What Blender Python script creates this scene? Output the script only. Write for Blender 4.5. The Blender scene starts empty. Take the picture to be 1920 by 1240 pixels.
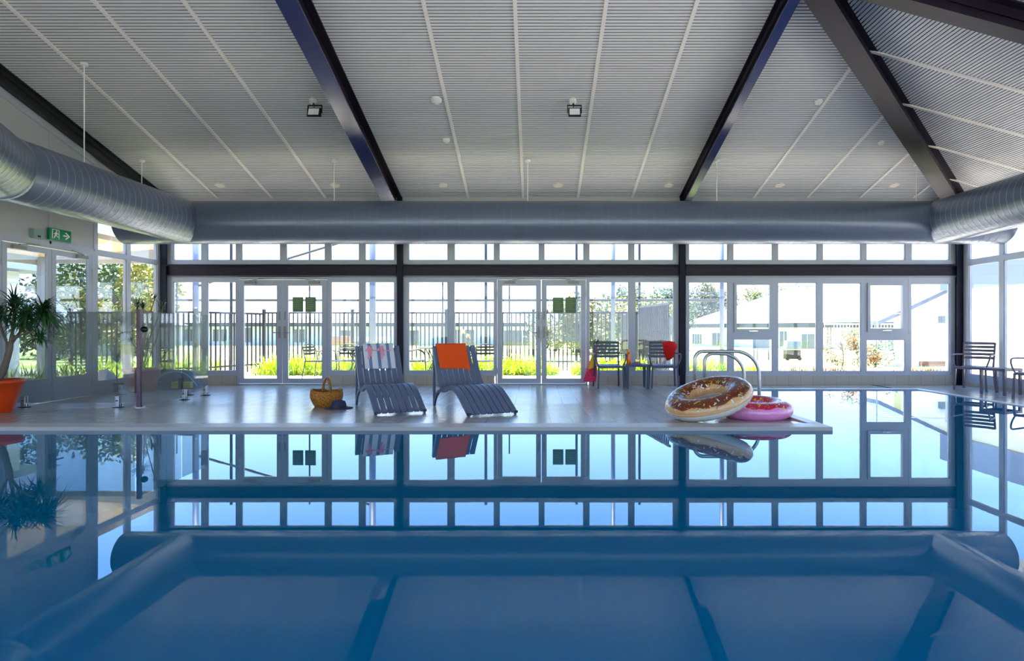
import bpy, bmesh, math, random
from mathutils import Vector, Matrix
random.seed(7)
S = bpy.context.scene
COL = S.collection
PI = math.pi

# ------------------------------------------------------------------ camera
CH = 1.087            # eye height above the water (water surface is z = 0)
F = 1130.0            # focal length in pixels of the 1920 wide frame
VX, VY = 1004.0, 615.0
cd = bpy.data.cameras.new('camera'); cam = bpy.data.objects.new('camera', cd); COL.objects.link(cam)
cam.location = (0, 0, CH); cam.rotation_euler = (PI/2, 0, 0)
cd.sensor_width = 36; cd.lens = 36*F/1920
cd.shift_x = -(VX-960)/1920; cd.shift_y = -(620-VY)/1920
cd.clip_end = 3000; cd.clip_start = 0.05
S.camera = cam

# ------------------------------------------------------------------ sky, sun, exposure
w = bpy.data.worlds.new('sky'); S.world = w; w.use_nodes = True
nt = w.node_tree; bgn = nt.nodes['Background']
tc = nt.nodes.new('ShaderNodeTexCoord'); sp = nt.nodes.new('ShaderNodeSeparateXYZ')
rp = nt.nodes.new('ShaderNodeValToRGB')
nt.links.new(tc.outputs['Generated'], sp.inputs[0]); nt.links.new(sp.outputs['Z'], rp.inputs[0])
e = rp.color_ramp.elements
e[0].position = 0.0; e[0].color = (0.75, 0.84, 0.95, 1)
e[1].position = 0.75; e[1].color = (0.19, 0.38, 0.85, 1)
x = rp.color_ramp.elements.new(0.12); x.color = (0.44, 0.62, 0.92, 1)
x = rp.color_ramp.elements.new(0.3); x.color = (0.23, 0.43, 0.86, 1)
nt.links.new(rp.outputs[0], bgn.inputs[0]); bgn.inputs[1].default_value = 2.6
sl = bpy.data.lights.new('sun', 'SUN'); so = bpy.data.objects.new('sun', sl); COL.objects.link(so)
sl.energy = 17.0; sl.angle = math.radians(0.6); sl.color = (1.0, 0.94, 0.84)
sdir = Vector((0.16, -0.24, -0.95)).normalized()                 # high sun beyond the window wall, slightly left
so.rotation_euler = sdir.to_track_quat('-Z', 'Y').to_euler()
S.view_settings.view_transform = 'Standard'; S.view_settings.look = 'None'
S.view_settings.gamma = 1.0; S.view_settings.exposure = 1.1
S.view_settings.use_curve_mapping = False
S.cycles.use_denoising = True
S.cycles.max_bounces = 10; S.cycles.diffuse_bounces = 6; S.cycles.glossy_bounces = 6
S.cycles.transparent_max_bounces = 40; S.cycles.transmission_bounces = 8
S.cycles.caustics_reflective = False; S.cycles.caustics_refractive = False
S.cycles.sample_clamp_indirect = 6.0

# ------------------------------------------------------------------ materials
def lin(c):
    return tuple(((v/255)/12.92 if v/255 <= .04045 else ((v/255+.055)/1.055)**2.4) for v in c) + (1,)
MATS = {}
def mat(name, rgb, rough=.5, metal=0, spec=.5, noise=0, nscale=8, bump=0, bscale=60, rgb2=None, coat=0):
    if name in MATS: return MATS[name]
    m = bpy.data.materials.new(name); m.use_nodes = True; n = m.node_tree.nodes; l = m.node_tree.links
    b = n['Principled BSDF']; b.inputs['Base Color'].default_value = lin(rgb)
    b.inputs['Roughness'].default_value = rough; b.inputs['Metallic'].default_value = metal
    b.inputs['Specular IOR Level'].default_value = spec
    b.inputs['Coat Weight'].default_value = coat
    t = n.new('ShaderNodeTexCoord')
    nz = n.new('ShaderNodeTexNoise'); nz.inputs['Scale'].default_value = nscale; nz.inputs['Detail'].default_value = 3
    l.new(t.outputs['Object'], nz.inputs['Vector'])
    c2 = lin(rgb2) if rgb2 else tuple(v*(1-noise) for v in lin(rgb)[:3]) + (1,)
    mx = n.new('ShaderNodeMix'); mx.data_type = 'RGBA'
    mx.inputs['A'].default_value = lin(rgb); mx.inputs['B'].default_value = c2
    if rgb2:
        r = n.new('ShaderNodeValToRGB'); r.color_ramp.elements[0].position = .4; r.color_ramp.elements[1].position = .6
        l.new(nz.outputs[0], r.inputs[0]); l.new(r.outputs[0], mx.inputs['Factor'])
    else: l.new(nz.outputs[0], mx.inputs['Factor'])
    l.new(mx.outputs['Result'], b.inputs['Base Color'])
    if bump:
        n2 = n.new('ShaderNodeTexNoise'); n2.inputs['Scale'].default_value = bscale
        l.new(t.outputs['Object'], n2.inputs['Vector'])
        bp = n.new('ShaderNodeBump'); bp.inputs['Strength'].default_value = bump; bp.inputs['Distance'].default_value = .01
        l.new(n2.outputs[0], bp.inputs['Height']); l.new(bp.outputs[0], b.inputs['Normal'])
    MATS[name] = m; return m

def glass(name, tint=(.93, .97, .97), ior=1.45, gray=0.0, diff=0.0):
    m = bpy.data.materials.new(name); m.use_nodes = True; n = m.node_tree.nodes; l = m.node_tree.links
    n.clear(); o = n.new('ShaderNodeOutputMaterial')
    tr = n.new('ShaderNodeBsdfTransparent'); tr.inputs[0].default_value = (*tint, 1)
    gl = n.new('ShaderNodeBsdfGlossy'); gl.inputs['Roughness'].default_value = .0; gl.inputs[0].default_value = (.95, .97, 1, 1)
    lw = n.new('ShaderNodeLayerWeight'); lw.inputs[0].default_value = .5
    pw = n.new('ShaderNodeMath'); pw.operation = 'POWER'; pw.inputs[1].default_value = 5; l.new(lw.outputs['Facing'], pw.inputs[0])
    f0 = ((ior-1)/(ior+1))**2
    ma = n.new('ShaderNodeMath'); ma.operation = 'MULTIPLY_ADD'; ma.inputs[1].default_value = 1-f0; ma.inputs[2].default_value = f0; l.new(pw.outputs[0], ma.inputs[0])
    mx = n.new('ShaderNodeMixShader'); l.new(ma.outputs[0], mx.inputs[0]); l.new(tr.outputs[0], mx.inputs[1]); l.new(gl.outputs[0], mx.inputs[2])
    out = mx
    if diff:
        d = n.new('ShaderNodeBsdfDiffuse'); d.inputs[0].default_value = (.7, .72, .72, 1)
        m2 = n.new('ShaderNodeMixShader'); m2.inputs[0].default_value = diff
        l.new(mx.outputs[0], m2.inputs[1]); l.new(d.outputs[0], m2.inputs[2]); out = m2
    l.new(out.outputs[0], o.inputs[0]); return m

def tilemat(name, rgb, grout, tx, ty, plane='XY', rough=.3, mortar=.012, ox=0.0, oy=0.0, bumpy=0):
    m = bpy.data.materials.new(name); m.use_nodes = True; n = m.node_tree.nodes; l = m.node_tree.links
    b = n['Principled BSDF']; t = n.new('ShaderNodeTexCoord'); s = n.new('ShaderNodeSeparateXYZ'); c = n.new('ShaderNodeCombineXYZ')
    l.new(t.outputs['Object'], s.inputs[0])
    l.new(s.outputs[plane[0]], c.inputs[0]); l.new(s.outputs[plane[1]], c.inputs[1])
    mp = n.new('ShaderNodeMapping'); mp.inputs['Location'].default_value = (ox, oy, 0)
    l.new(c.outputs[0], mp.inputs[0])
    br = n.new('ShaderNodeTexBrick'); br.offset = 0; br.squash = 1
    br.inputs['Scale'].default_value = 1; br.inputs['Brick Width'].default_value = tx; br.inputs['Row Height'].default_value = ty
    br.inputs['Mortar Size'].default_value = mortar*.5; br.inputs['Mortar Smooth'].default_value = .1
    c1 = lin(rgb); br.inputs['Color1'].default_value = c1; br.inputs['Color2'].default_value = tuple(v*.93 for v in c1[:3]) + (1,)
    br.inputs['Mortar'].default_value = lin(grout)
    l.new(mp.outputs[0], br.inputs['Vector']); l.new(br.outputs['Color'], b.inputs['Base Color'])
    b.inputs['Roughness'].default_value = rough
    bp = n.new('ShaderNodeBump'); bp.inputs['Strength'].default_value = .35; bp.inputs['Distance'].default_value = .004; bp.invert = True
    l.new(br.outputs['Fac'], bp.inputs['Height'])
    if bumpy:
        wv = n.new('ShaderNodeTexNoise'); wv.inputs['Scale'].default_value = 14; l.new(mp.outputs[0], wv.inputs['Vector'])
        b2 = n.new('ShaderNodeBump'); b2.inputs['Strength'].default_value = bumpy; b2.inputs['Distance'].default_value = .01
        l.new(wv.outputs[0], b2.inputs['Height']); l.new(bp.outputs[0], b2.inputs['Normal']); l.new(b2.outputs[0], b.inputs['Normal'])
    else: l.new(bp.outputs[0], b.inputs['Normal'])
    MATS[name] = m; return m

M_FRAME = mat('white_aluminium', (176, 179, 190), .4, noise=.04)
M_STEEL = mat('dark_painted_steel', (34, 24, 40), .42, noise=.2, nscale=1, spec=.25)
M_STEELSHEEN = mat('blue_sheen_steel', (34, 44, 100), .2, noise=.3, nscale=2, spec=.7)  # blue sheen of the rafter undersides, put into the base colour
M_COLUMN = mat('column_steel', (20, 22, 40), .5, noise=.2, spec=.2)
M_CEIL = mat('corrugated_ceiling', (220, 220, 226), .5, noise=.05, nscale=1.5)
M_GROOVE = mat('ceiling_groove', (150, 146, 144), .7, noise=.05)
M_SEAM = mat('ceiling_seam', (236, 228, 224), .5, noise=.03)
M_PANEL = mat('grey_wall_panel', (176, 178, 180), .55, noise=.05, nscale=1.5)
M_DECK = tilemat('deck_tile', (176, 168, 156), (96, 94, 98), .245, .245, 'XY', .22, .010, ox=.07, bumpy=.12)
M_PLINTH = tilemat('plinth_tile', (184, 172, 156), (150, 142, 132), .245, .5, 'XZ', .35, .008, oy=.2)
M_PLINTHY = tilemat('plinth_tile_side', (184, 172, 156), (150, 142, 132), .245, .5, 'YZ', .35, .008, oy=.2)
M_COPING = mat('coping_stone', (186, 178, 170), .35, noise=.06)
M_GLASS = glass('window_glass')
M_DOORGLASS = glass('dimmed_door_glass', (.66, .72, .76), 1.6)  # glass colour darkened to stand in for dim outdoors and interior reflections
M_FENCEGLASS = glass('barrier_glass', (.70, .74, .73), 1.55, diff=.10)  # grey tint and diffuse share imitate reflected haze on the glass
M_CHROME = mat('stainless_steel', (205, 205, 208), .22, metal=1, noise=.05)
M_POST = mat('brushed_dark_steel', (92, 76, 88), .35, metal=.8, noise=.1)
M_DKMETAL = mat('dark_metal', (52, 48, 58), .35, metal=.7, noise=.1)
M_LOUNGE = mat('lounger_resin', (98, 110, 138), .38, noise=.12, nscale=20)
M_CHAIR = mat('chair_resin', (62, 70, 96), .4, noise=.12, nscale=20)
M_CHAIRW = mat('chair_resin_warm', (112, 102, 116), .4, noise=.12, nscale=20)
M_BLACK = mat('black_metal', (20, 20, 24), .45, noise=.1)
M_FENCE = mat('black_fence_paint', (44, 40, 52), .5, noise=.1)
M_WHITE = mat('white_plastic', (238, 238, 236), .4, noise=.03)
M_ORANGE = mat('orange_terry', (255, 88, 6), .9, noise=.1, nscale=40, bump=.5, bscale=250)
M_RED = mat('red_terry', (230, 18, 16), .9, noise=.15, nscale=40, bump=.5, bscale=250)
M_PINK = mat('pink_ribbon', (240, 160, 185), .6, noise=.1)
M_TWHITE = mat('white_terry', (232, 232, 240), .9, noise=.08, nscale=40, bump=.3, bscale=250)
M_TBLUE = mat('blue_terry', (112, 140, 176), .9, noise=.1, nscale=40, bump=.3, bscale=250)
M_RAIL = mat('satin_steel', (196, 192, 188), .35, metal=.85, noise=.05)
M_TERRA = mat('terracotta', (196, 128, 104), .7, noise=.12)
M_OPOT = mat('orange_glazed_pot', (232, 74, 18), .3, noise=.08)
M_SOIL = mat('potting_soil', (60, 42, 32), .95, noise=.3, nscale=40)
M_LEAF = mat('dark_leaf', (22, 62, 34), .4, rgb2=(58, 104, 50), nscale=6)
M_LEAFB = mat('bright_leaf', (140, 182, 10), .5, rgb2=(204, 214, 20), nscale=5)
M_LEAFT = mat('tree_leaf', (50, 72, 42), .6, rgb2=(92, 100, 50), nscale=1.2)
M_LEAFY = mat('yellow_leaf', (120, 104, 26), .6, rgb2=(78, 98, 34), nscale=1.5)
M_LEAFO = mat('orange_leaf', (166, 104, 36), .6, rgb2=(66, 92, 40), nscale=5)
M_LEAFP = mat('pale_leaf', (74, 84, 66), .6, rgb2=(110, 100, 70), nscale=1.4)
M_BARK = mat('bark', (132, 118, 100), .85, noise=.3, nscale=15)
M_BARKD = mat('dark_bark', (86, 70, 62), .85, noise=.3, nscale=15)
M_WICKER = mat('wicker', (206, 136, 44), .6, rgb2=(150, 84, 20), nscale=60, bump=.6, bscale=90)
M_HAT = mat('navy_felt', (52, 58, 92), .85, noise=.15, nscale=30)
M_PATIO = mat('pale_paving', (216, 205, 192), .8, noise=.12, nscale=3)
M_LAWN = mat('lawn', (150, 168, 70), .9, rgb2=(200, 190, 130), nscale=.5)
M_ROOF = mat('white_metal_roof', (186, 188, 194), .5, noise=.03)
M_CLAD = mat('shade_blue_cladding', (176, 186, 208), .6, noise=.06)  # blue of the eave shade on the far walls put into the colour
M_CLADW = mat('white_render', (246, 244, 242), .7, noise=.03)
M_FASCIA = mat('grey_fascia', (104, 112, 136), .5, noise=.1)
M_WINDK = mat('dark_window_glass', (70, 78, 100), .15, noise=.15)
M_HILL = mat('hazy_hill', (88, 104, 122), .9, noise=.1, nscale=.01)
M_SCREEN = mat('grey_slats', (84, 86, 98), .6, noise=.1)
M_GUTTER = mat('dark_gutter', (34, 38, 56), .5, noise=.1)
M_SOFFIT = mat('timber_soffit', (214, 184, 156), .6, noise=.1, nscale=4)
M_CLOSER = mat('closer_grey', (150, 148, 138), .5, noise=.1)
M_GREEN = mat('exit_green', (0, 132, 78), .35, noise=.03)
M_GREENB = mat('grey_green_plastic', (132, 160, 148), .4, noise=.05)
M_PAPER = mat('green_notice', (96, 124, 78), .6, noise=.08)
M_PAPERL = mat('notice_lines', (140, 160, 116), .6, noise=.05)
M_BOTTLE = mat('orange_bottle', (250, 120, 16), .25, noise=.05)
M_BOTTLET = mat('yellow_cap', (244, 170, 40), .3, noise=.05)
M_PURPLE = mat('mauve_fabric', (138, 108, 158), .8, noise=.2, nscale=30)
M_BAG = mat('crimson_print', (214, 8, 66), .8, rgb2=(232, 60, 110), nscale=45)
M_BAGY = mat('yellow_cotton', (232, 190, 40), .8, noise=.1)
M_COVER = mat('blue_cover', (74, 104, 132), .6, noise=.2)
M_YELLOW = mat('yellow_plastic', (222, 204, 40), .4, noise=.05)
M_CLEAN = mat('white_cover_sheet', (214, 220, 240), .6, noise=.1)
M_LENS = mat('lamp_lens', (236, 236, 244), .15, noise=.03)
M_WARM = mat('downlight_lens', (246, 226, 196), .3, noise=.03)
M_RUST = mat('rust_pink_wall', (150, 100, 88), .7, noise=.1)

def ductmat():
    m = bpy.data.materials.new('spiral_duct_metal'); m.use_nodes = True; n = m.node_tree.nodes; l = m.node_tree.links
    b = n['Principled BSDF']; b.inputs['Base Color'].default_value = (.13, .16, .24, 1)
    b.inputs['Metallic'].default_value = .25; b.inputs['Roughness'].default_value = .3
    t = n.new('ShaderNodeTexCoord'); nz = n.new('ShaderNodeTexNoise'); nz.inputs['Scale'].default_value = 2.5
    l.new(t.outputs['Object'], nz.inputs['Vector'])
    bp = n.new('ShaderNodeBump'); bp.inputs['Strength'].default_value = .04; bp.inputs['Distance'].default_value = .02
    l.new(nz.outputs[0], bp.inputs['Height']); l.new(bp.outputs[0], b.inputs['Normal'])
    return m
M_DUCT = ductmat()
M_DUCTS = mat('duct_seam', (156, 166, 192), .3, metal=.3, noise=.05)

def watermat():
    m = bpy.data.materials.new('pool_water'); m.use_nodes = True; n = m.node_tree.nodes; l = m.node_tree.links
    n.clear(); o = n.new('ShaderNodeOutputMaterial')
    d = n.new('ShaderNodeBsdfDiffuse'); d.inputs[0].default_value = (0.0, .125, .25, 1)
    g = n.new('ShaderNodeBsdfGlossy'); g.inputs['Roughness'].default_value = .0; g.inputs[0].default_value = (.80, .90, 1.0, 1)
    t = n.new('ShaderNodeTexCoord'); mp = n.new('ShaderNodeMapping'); mp.inputs['Scale'].default_value = (.5, 2.0, 1)
    nz = n.new('ShaderNodeTexNoise'); nz.inputs['Scale'].default_value = 1.6; nz.inputs['Detail'].default_value = 2
    l.new(t.outputs['Object'], mp.inputs[0]); l.new(mp.outputs[0], nz.inputs['Vector'])
    bp = n.new('ShaderNodeBump'); bp.inputs['Strength'].default_value = .006; bp.inputs['Distance'].default_value = .02
    l.new(nz.outputs[0], bp.inputs['Height']); l.new(bp.outputs[0], g.inputs['Normal'])
    fr = n.new('ShaderNodeFresnel'); fr.inputs[0].default_value = 1.6
    mx = n.new('ShaderNodeMixShader'); l.new(fr.outputs[0], mx.inputs[0]); l.new(d.outputs[0], mx.inputs[1]); l.new(g.outputs[0], mx.inputs[2])
    l.new(mx.outputs[0], o.inputs[0]); return m
M_WATER = watermat()

# ------------------------------------------------------------------ builders
def wx(px, Y): return (px-VX)*Y/F
def wz(py, Y): return CH-(py-VY)*Y/F
def deckz(Y):
    if Y < 6.6: return .04
    if Y < 9.2: return .032 - .105*(Y-6.6)/2.6
    return -.073

class MB:
    def __init__(s): s.v = []; s.f = []; s.m = []; s.mi = 0
    def quad(s, a, b, c, d):
        i = len(s.v); s.v += [tuple(a), tuple(b), tuple(c), tuple(d)]; s.f.append((i, i+1, i+2, i+3)); s.m.append(s.mi); return s
    def poly(s, pts):
        i = len(s.v); s.v += [tuple(p) for p in pts]; s.f.append(tuple(range(i, i+len(pts)))); s.m.append(s.mi); return s
    def box(s, x0, x1, y0, y1, z0, z1):
        return s.hexa([(x0,y0,z0),(x1,y0,z0),(x1,y1,z0),(x0,y1,z0)], [(x0,y0,z1),(x1,y0,z1),(x1,y1,z1),(x0,y1,z1)])
    def hexa(s, lo, hi):
        return s.prism(lo, hi)
    def prism(s, lo, hi):
        i = len(s.v); n = len(lo); s.v += [tuple(p) for p in lo] + [tuple(p) for p in hi]
        s.f.append(tuple(i+k for k in reversed(range(n)))); s.m.append(s.mi)
        s.f.append(tuple(i+n+k for k in range(n))); s.m.append(s.mi)
        for k in range(n):
            k2 = (k+1) % n; s.f.append((i+k, i+k2, i+n+k2, i+n+k)); s.m.append(s.mi)
        return s
    def beam(s, a, b, w, h, up=(0, 0, 1)):
        a = Vector(a); b = Vector(b); d = (b-a).normalized(); u = Vector(up)
        sd = d.cross(u)
        if sd.length < 1e-4: sd = d.cross(Vector((1, 0, 0)))
        sd.normalize(); u = sd.cross(d).normalized()
        def ring(p): return [p-sd*w/2-u*h/2, p+sd*w/2-u*h/2, p+sd*w/2+u*h/2, p-sd*w/2+u*h/2]
        return s.prism(ring(a), ring(b))
    def tube(s, pts, r, n=8, caps=True):
        pts = [Vector(p) for p in pts]; N = len(pts)
        rs = r if isinstance(r, (list, tuple)) else [r]*N
        base = len(s.v); ref = None
        for k, p in enumerate(pts):
            d = (pts[min(k+1, N-1)]-pts[max(k-1, 0)]).normalized()
            if ref is None:
                ref = Vector((0, 0, 1)) if abs(d.z) < .9 else Vector((1, 0, 0))
            a = d.cross(ref)
            if a.length < 1e-5: a = d.cross(Vector((0, 1, 0)))
            a.normalize(); b = a.cross(d).normalized(); ref = b
            for j in range(n):
                t = 2*PI*j/n; s.v.append(tuple(p+a*math.cos(t)*rs[k]+b*math.sin(t)*rs[k]))
        for k in range(N-1):
            for j in range(n):
                j2 = (j+1) % n; q = base+k*n
                s.f.append((q+j, q+j2, q+n+j2, q+n+j)); s.m.append(s.mi)
        if caps:
            s.f.append(tuple(base+j for j in reversed(range(n)))); s.m.append(s.mi)
            s.f.append(tuple(base+(N-1)*n+j for j in range(n))); s.m.append(s.mi)
        return s
    def lathe(s, prof, c=(0, 0, 0), n=24, M=None):
        base = len(s.v); c = Vector(c)
        for (r, z) in prof:
            for j in range(n):
                t = 2*PI*j/n; p = Vector((r*math.cos(t), r*math.sin(t), z))
                if M is not None: p = M @ p
                s.v.append(tuple(p+c))
        for k in range(len(prof)-1):
            for j in range(n):
                j2 = (j+1) % n; q = base+k*n
                s.f.append((q+j, q+j2, q+n+j2, q+n+j)); s.m.append(s.mi)
        s.f.append(tuple(base+j for j in reversed(range(n)))); s.m.append(s.mi)
        s.f.append(tuple(base+(len(prof)-1)*n+j for j in range(n))); s.m.append(s.mi)
        return s
    def grid(s, P):
        i = len(s.v); R = len(P); C = len(P[0])
        for r in P: s.v += [tuple(p) for p in r]
        for a in range(R-1):
            for b in range(C-1):
                s.f.append((i+a*C+b, i+a*C+b+1, i+(a+1)*C+b+1, i+(a+1)*C+b)); s.m.append(s.mi)
        return s
    def build(s, name, mats, parent=None, smooth=False, world=False, bevel=0, solid=0):
        me = bpy.data.meshes.new(name)
        vs = s.v
        if world and parent is not None:
            inv = mtx(parent).inverted(); vs = [tuple(inv @ Vector(v)) for v in s.v]
        me.from_pydata(vs, [], s.f)
        if len(s.f) < 60000:
            bm = bmesh.new(); bm.from_mesh(me); bmesh.ops.recalc_face_normals(bm, faces=bm.faces); bm.to_mesh(me); bm.free()
        if not isinstance(mats, (list, tuple)): mats = [mats]
        for m in mats: me.materials.append(m)
        if len(mats) > 1: me.polygons.foreach_set('material_index', s.m)
        if smooth: me.polygons.foreach_set('use_smooth', [True]*len(me.polygons))
        me.update()
        o = bpy.data.objects.new(name, me); COL.objects.link(o)
        if parent is not None: o.parent = parent
        if solid:
            md = o.modifiers.new('solid', 'SOLIDIFY'); md.thickness = solid; md.offset = 0
        if bevel:
            md = o.modifiers.new('bevel', 'BEVEL'); md.width = bevel; md.segments = 2; md.limit_method = 'ANGLE'
        if smooth and bevel == 0 and smooth == 'auto':
            me.set_sharp_from_angle(angle=math.radians(40))
        return o

def mtx(o):
    m = o.matrix_basis
    return (mtx(o.parent) @ m) if o.parent else m
def tag(o, label=None, cat=None, group=None, kind=None):
    if label: o['label'] = label
    if cat: o['category'] = cat
    if group: o['group'] = group
    if kind: o['kind'] = kind
    return o
def thing(name, label, cat, loc=(0, 0, 0), rz=0, group=None):
    o = bpy.data.objects.new(name, None); COL.objects.link(o); o.empty_display_size = .1
    o.location = loc; o.rotation_euler = (0, 0, rz); o.matrix_basis = Matrix.Translation(Vector(loc)) @ Matrix.Rotation(rz, 4, 'Z')
    return tag(o, label, cat, group)
def struct(o, label=None, cat=None): return tag(o, label, cat, kind='structure')
def copy_tree(o, parent=None):
    c = o.copy(); COL.objects.link(c)
    if parent: c.parent = parent
    for ch in [q for q in bpy.data.objects if q.parent == o]: copy_tree(ch, c)
    return c
def cat_rom(P, n=6):
    out = []
    for i in range(len(P)-1):
        p0 = Vector(P[max(i-1, 0)]); p1 = Vector(P[i]); p2 = Vector(P[i+1]); p3 = Vector(P[min(i+2, len(P)-1)])
        for k in range(n):
            t = k/n
            out.append(.5*((2*p1)+(p2-p0)*t+(2*p0-5*p1+4*p2-p3)*t*t+(3*p1-p0-3*p2+p3)*t**3))
    out.append(Vector(P[-1])); return out

# ------------------------------------------------------------------ room dimensions
XL, XR, YB, YF = -7.6, 8.65, 12.28, -1.6
ZW, TP = 3.74, .268                     # eave height, roof pitch (tan)
YR = 6.65; XA = 3.0                      # ridge line and the apex of the hips
ZR = ZW+TP*(YB-YR)
S92 = F/YB
def bz(py): return CH-(py-VY)/S92        # height on the back wall
def bx(px): return (px-VX)/S92
FL = -.073
def ceilz(Y): return ZW+TP*(YB-Y)

# ------------------------------------------------------------------ floor, deck, pool
POOL_Y0, EDGE_Y, PEN_X, PBK, PR, PL = -.35, 6.36, 3.14, 10.6, 6.69, -6.9
b = MB()
Ys = [6.62, 7.3, 8.0, 8.6, 9.2, 10.4, 12.36]
for a, c in zip(Ys, Ys[1:]):
    b.quad((XL-.05, a, deckz(a)), (PEN_X-.28, a, deckz(a)), (PEN_X-.28, c, deckz(c)), (XL-.05, c, deckz(c)))
for a, c in ((PBK+.12, 12.36),):
    b.quad((PEN_X-.28, a, FL), (PR+.2, a, FL), (PR+.2, c, FL), (PEN_X-.28, c, FL))
for a, c in zip(Ys, Ys[1:]):
    if c <= 10.5:
        b.quad((PEN_X-.28, a, deckz(a)), (PEN_X-.13, a, deckz(a)), (PEN_X-.13, c, deckz(c)), (PEN_X-.28, c, deckz(c)))
b.quad((PEN_X-.28, 10.4, FL), (PEN_X-.13, 10.4, FL), (PEN_X-.13, PBK+.12, FL), (PEN_X-.28, PBK+.12, FL))
b.quad((PR+.12, YF-.1, FL), (XR+.05, YF-.1, FL), (XR+.05, 12.36, FL), (PR+.12, 12.36, FL))
b.quad((XL-.05, YF-.1, FL), (PR+.12, YF-.1, FL), (PR+.12, POOL_Y0-.2, FL), (XL-.05, POOL_Y0-.2, FL))
b.quad((XL-.05, POOL_Y0-.2, FL), (PL-.2, POOL_Y0-.2, FL), (PL-.2, 6.4, FL), (XL-.05, 6.4, FL))
struct(b.build('floor', M_DECK), 'pale square-tiled pool deck', 'floor')
# coping
b = MB()
b.box(XL-.05, PEN_X, EDGE_Y, 6.63, -.4, .04)
b.prism([(PEN_X-.14,6.63,-.4),(PEN_X,6.63,-.4),(PEN_X,PBK,-.4),(PEN_X-.14,PBK,-.4)], [(PEN_X-.14,6.63,.04),(PEN_X,6.63,.04),(PEN_X,PBK,.012),(PEN_X-.14,PBK,.012)])
b.box(PEN_X-.14, PR+.14, PBK, PBK+.13, -.4, .010)
b.box(PR, PR+.14, POOL_Y0-.2, PBK, -.4, .010)
b.box(PL-.2, PR, POOL_Y0-.2, POOL_Y0, -.4, .012)
b.box(PL-.22, PL, POOL_Y0, EDGE_Y, -.4, .012)
struct(b.build('trim_1', M_COPING, bevel=.006), 'pale stone coping around the pool edge', 'coping')
b = MB(); b.quad((PL, POOL_Y0, 0), (PR, POOL_Y0, 0), (PR, PBK, 0), (PL, PBK, 0))
b = MB()
N = 1
b.quad((PL, POOL_Y0, 0), (PR, POOL_Y0, 0), (PR, EDGE_Y, 0), (PL, EDGE_Y, 0))
b.quad((PEN_X, EDGE_Y, 0), (PR, EDGE_Y, 0), (PR, PBK, 0), (PEN_X, PBK, 0))
tag(b.build('pool_water', M_WATER), 'still blue pool water mirroring the window wall', 'pool water', kind='stuff')
# pool shell below
b = MB(); b.box(PL-.25, PR+.25, POOL_Y0-.25, PBK+.2, -2.0, -1.9)
b.box(PL-.2, PL-.01, POOL_Y0, EDGE_Y, -1.9, -.4); b.box(PR+.01, PR+.2, POOL_Y0, PBK, -1.9, -.4)
struct(b.build('floor_pool', M_COPING))

# ------------------------------------------------------------------ ceiling
def corrug(pitch, a0, a1):
    """profile stations along the slope run: list of (pos, drop, groove?)"""
    out = []; a = a0
    while a < a1-1e-6:
        out.append((a, min(a+pitch*.68, a1), min(a+pitch, a1))); a += pitch
    return out
DR = .013
b = MB()
for (a, m_, c) in corrug(.052, YR, YB):
    def zz(Y): return ceilz(Y)
    xh = lambda Y: XR-(YB-Y)+.0
    b.mi = 0; b.quad((XL, a, zz(a)), (xh(a), a, zz(a)), (xh(m_), m_, zz(m_)), (XL, m_, zz(m_)))
    mm = (m_+c)/2
    b.mi = 1
    b.quad((XL, m_, zz(m_)), (xh(m_), m_, zz(m_)), (xh(m_), m_+.002, zz(m_)+DR), (XL, m_+.002, zz(m_)+DR))
    b.quad((XL, m_+.002, zz(m_)+DR), (xh(m_), m_+.002, zz(m_)+DR), (xh(c), c, zz(c)+DR), (XL, c, zz(c)+DR))
    b.quad((XL, c, zz(c)+DR), (xh(c), c, zz(c)+DR), (xh(c), c+.001, zz(c)), (XL, c+.001, zz(c)))
def zx(X): return ZW+TP*(XR-X)
for (a, m_, c) in corrug(.052, XA, XR):
    y0 = lambda X: YR-(X-XA)*(YR-YF)/(XR-XA)
    y1 = lambda X: YR+(X-XA)
    b.mi = 0; b.quad((a, y0(a), zx(a)), (a, y1(a), zx(a)), (m_, y1(m_), zx(m_)), (m_, y0(m_), zx(m_)))
    b.mi = 1
    b.quad((m_, y0(m_), zx(m_)), (m_, y1(m_), zx(m_)), (m_+.002, y1(m_), zx(m_)+DR), (m_+.002, y0(m_), zx(m_)+DR))
    b.quad((m_+.002, y0(m_), zx(m_)+DR), (m_+.002, y1(m_), zx(m_)+DR), (c, y1(c), zx(c)+DR), (c, y0(c), zx(c)+DR))
    b.quad((c, y0(c), zx(c)+DR), (c, y1(c), zx(c)+DR), (c+.001, y1(c), zx(c)), (c+.001, y0(c), zx(c)))
b.mi = 0
b.quad((XL, YF, ZR-TP*(YR-YF)), (XR, YF, ZW), (XA, YR, ZR), (XL, YR, ZR))
struct(b.build('ceiling', [M_CEIL, M_GROOVE]), 'ribbed pale metal ceiling sloping up from the eaves', 'ceiling')
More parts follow.
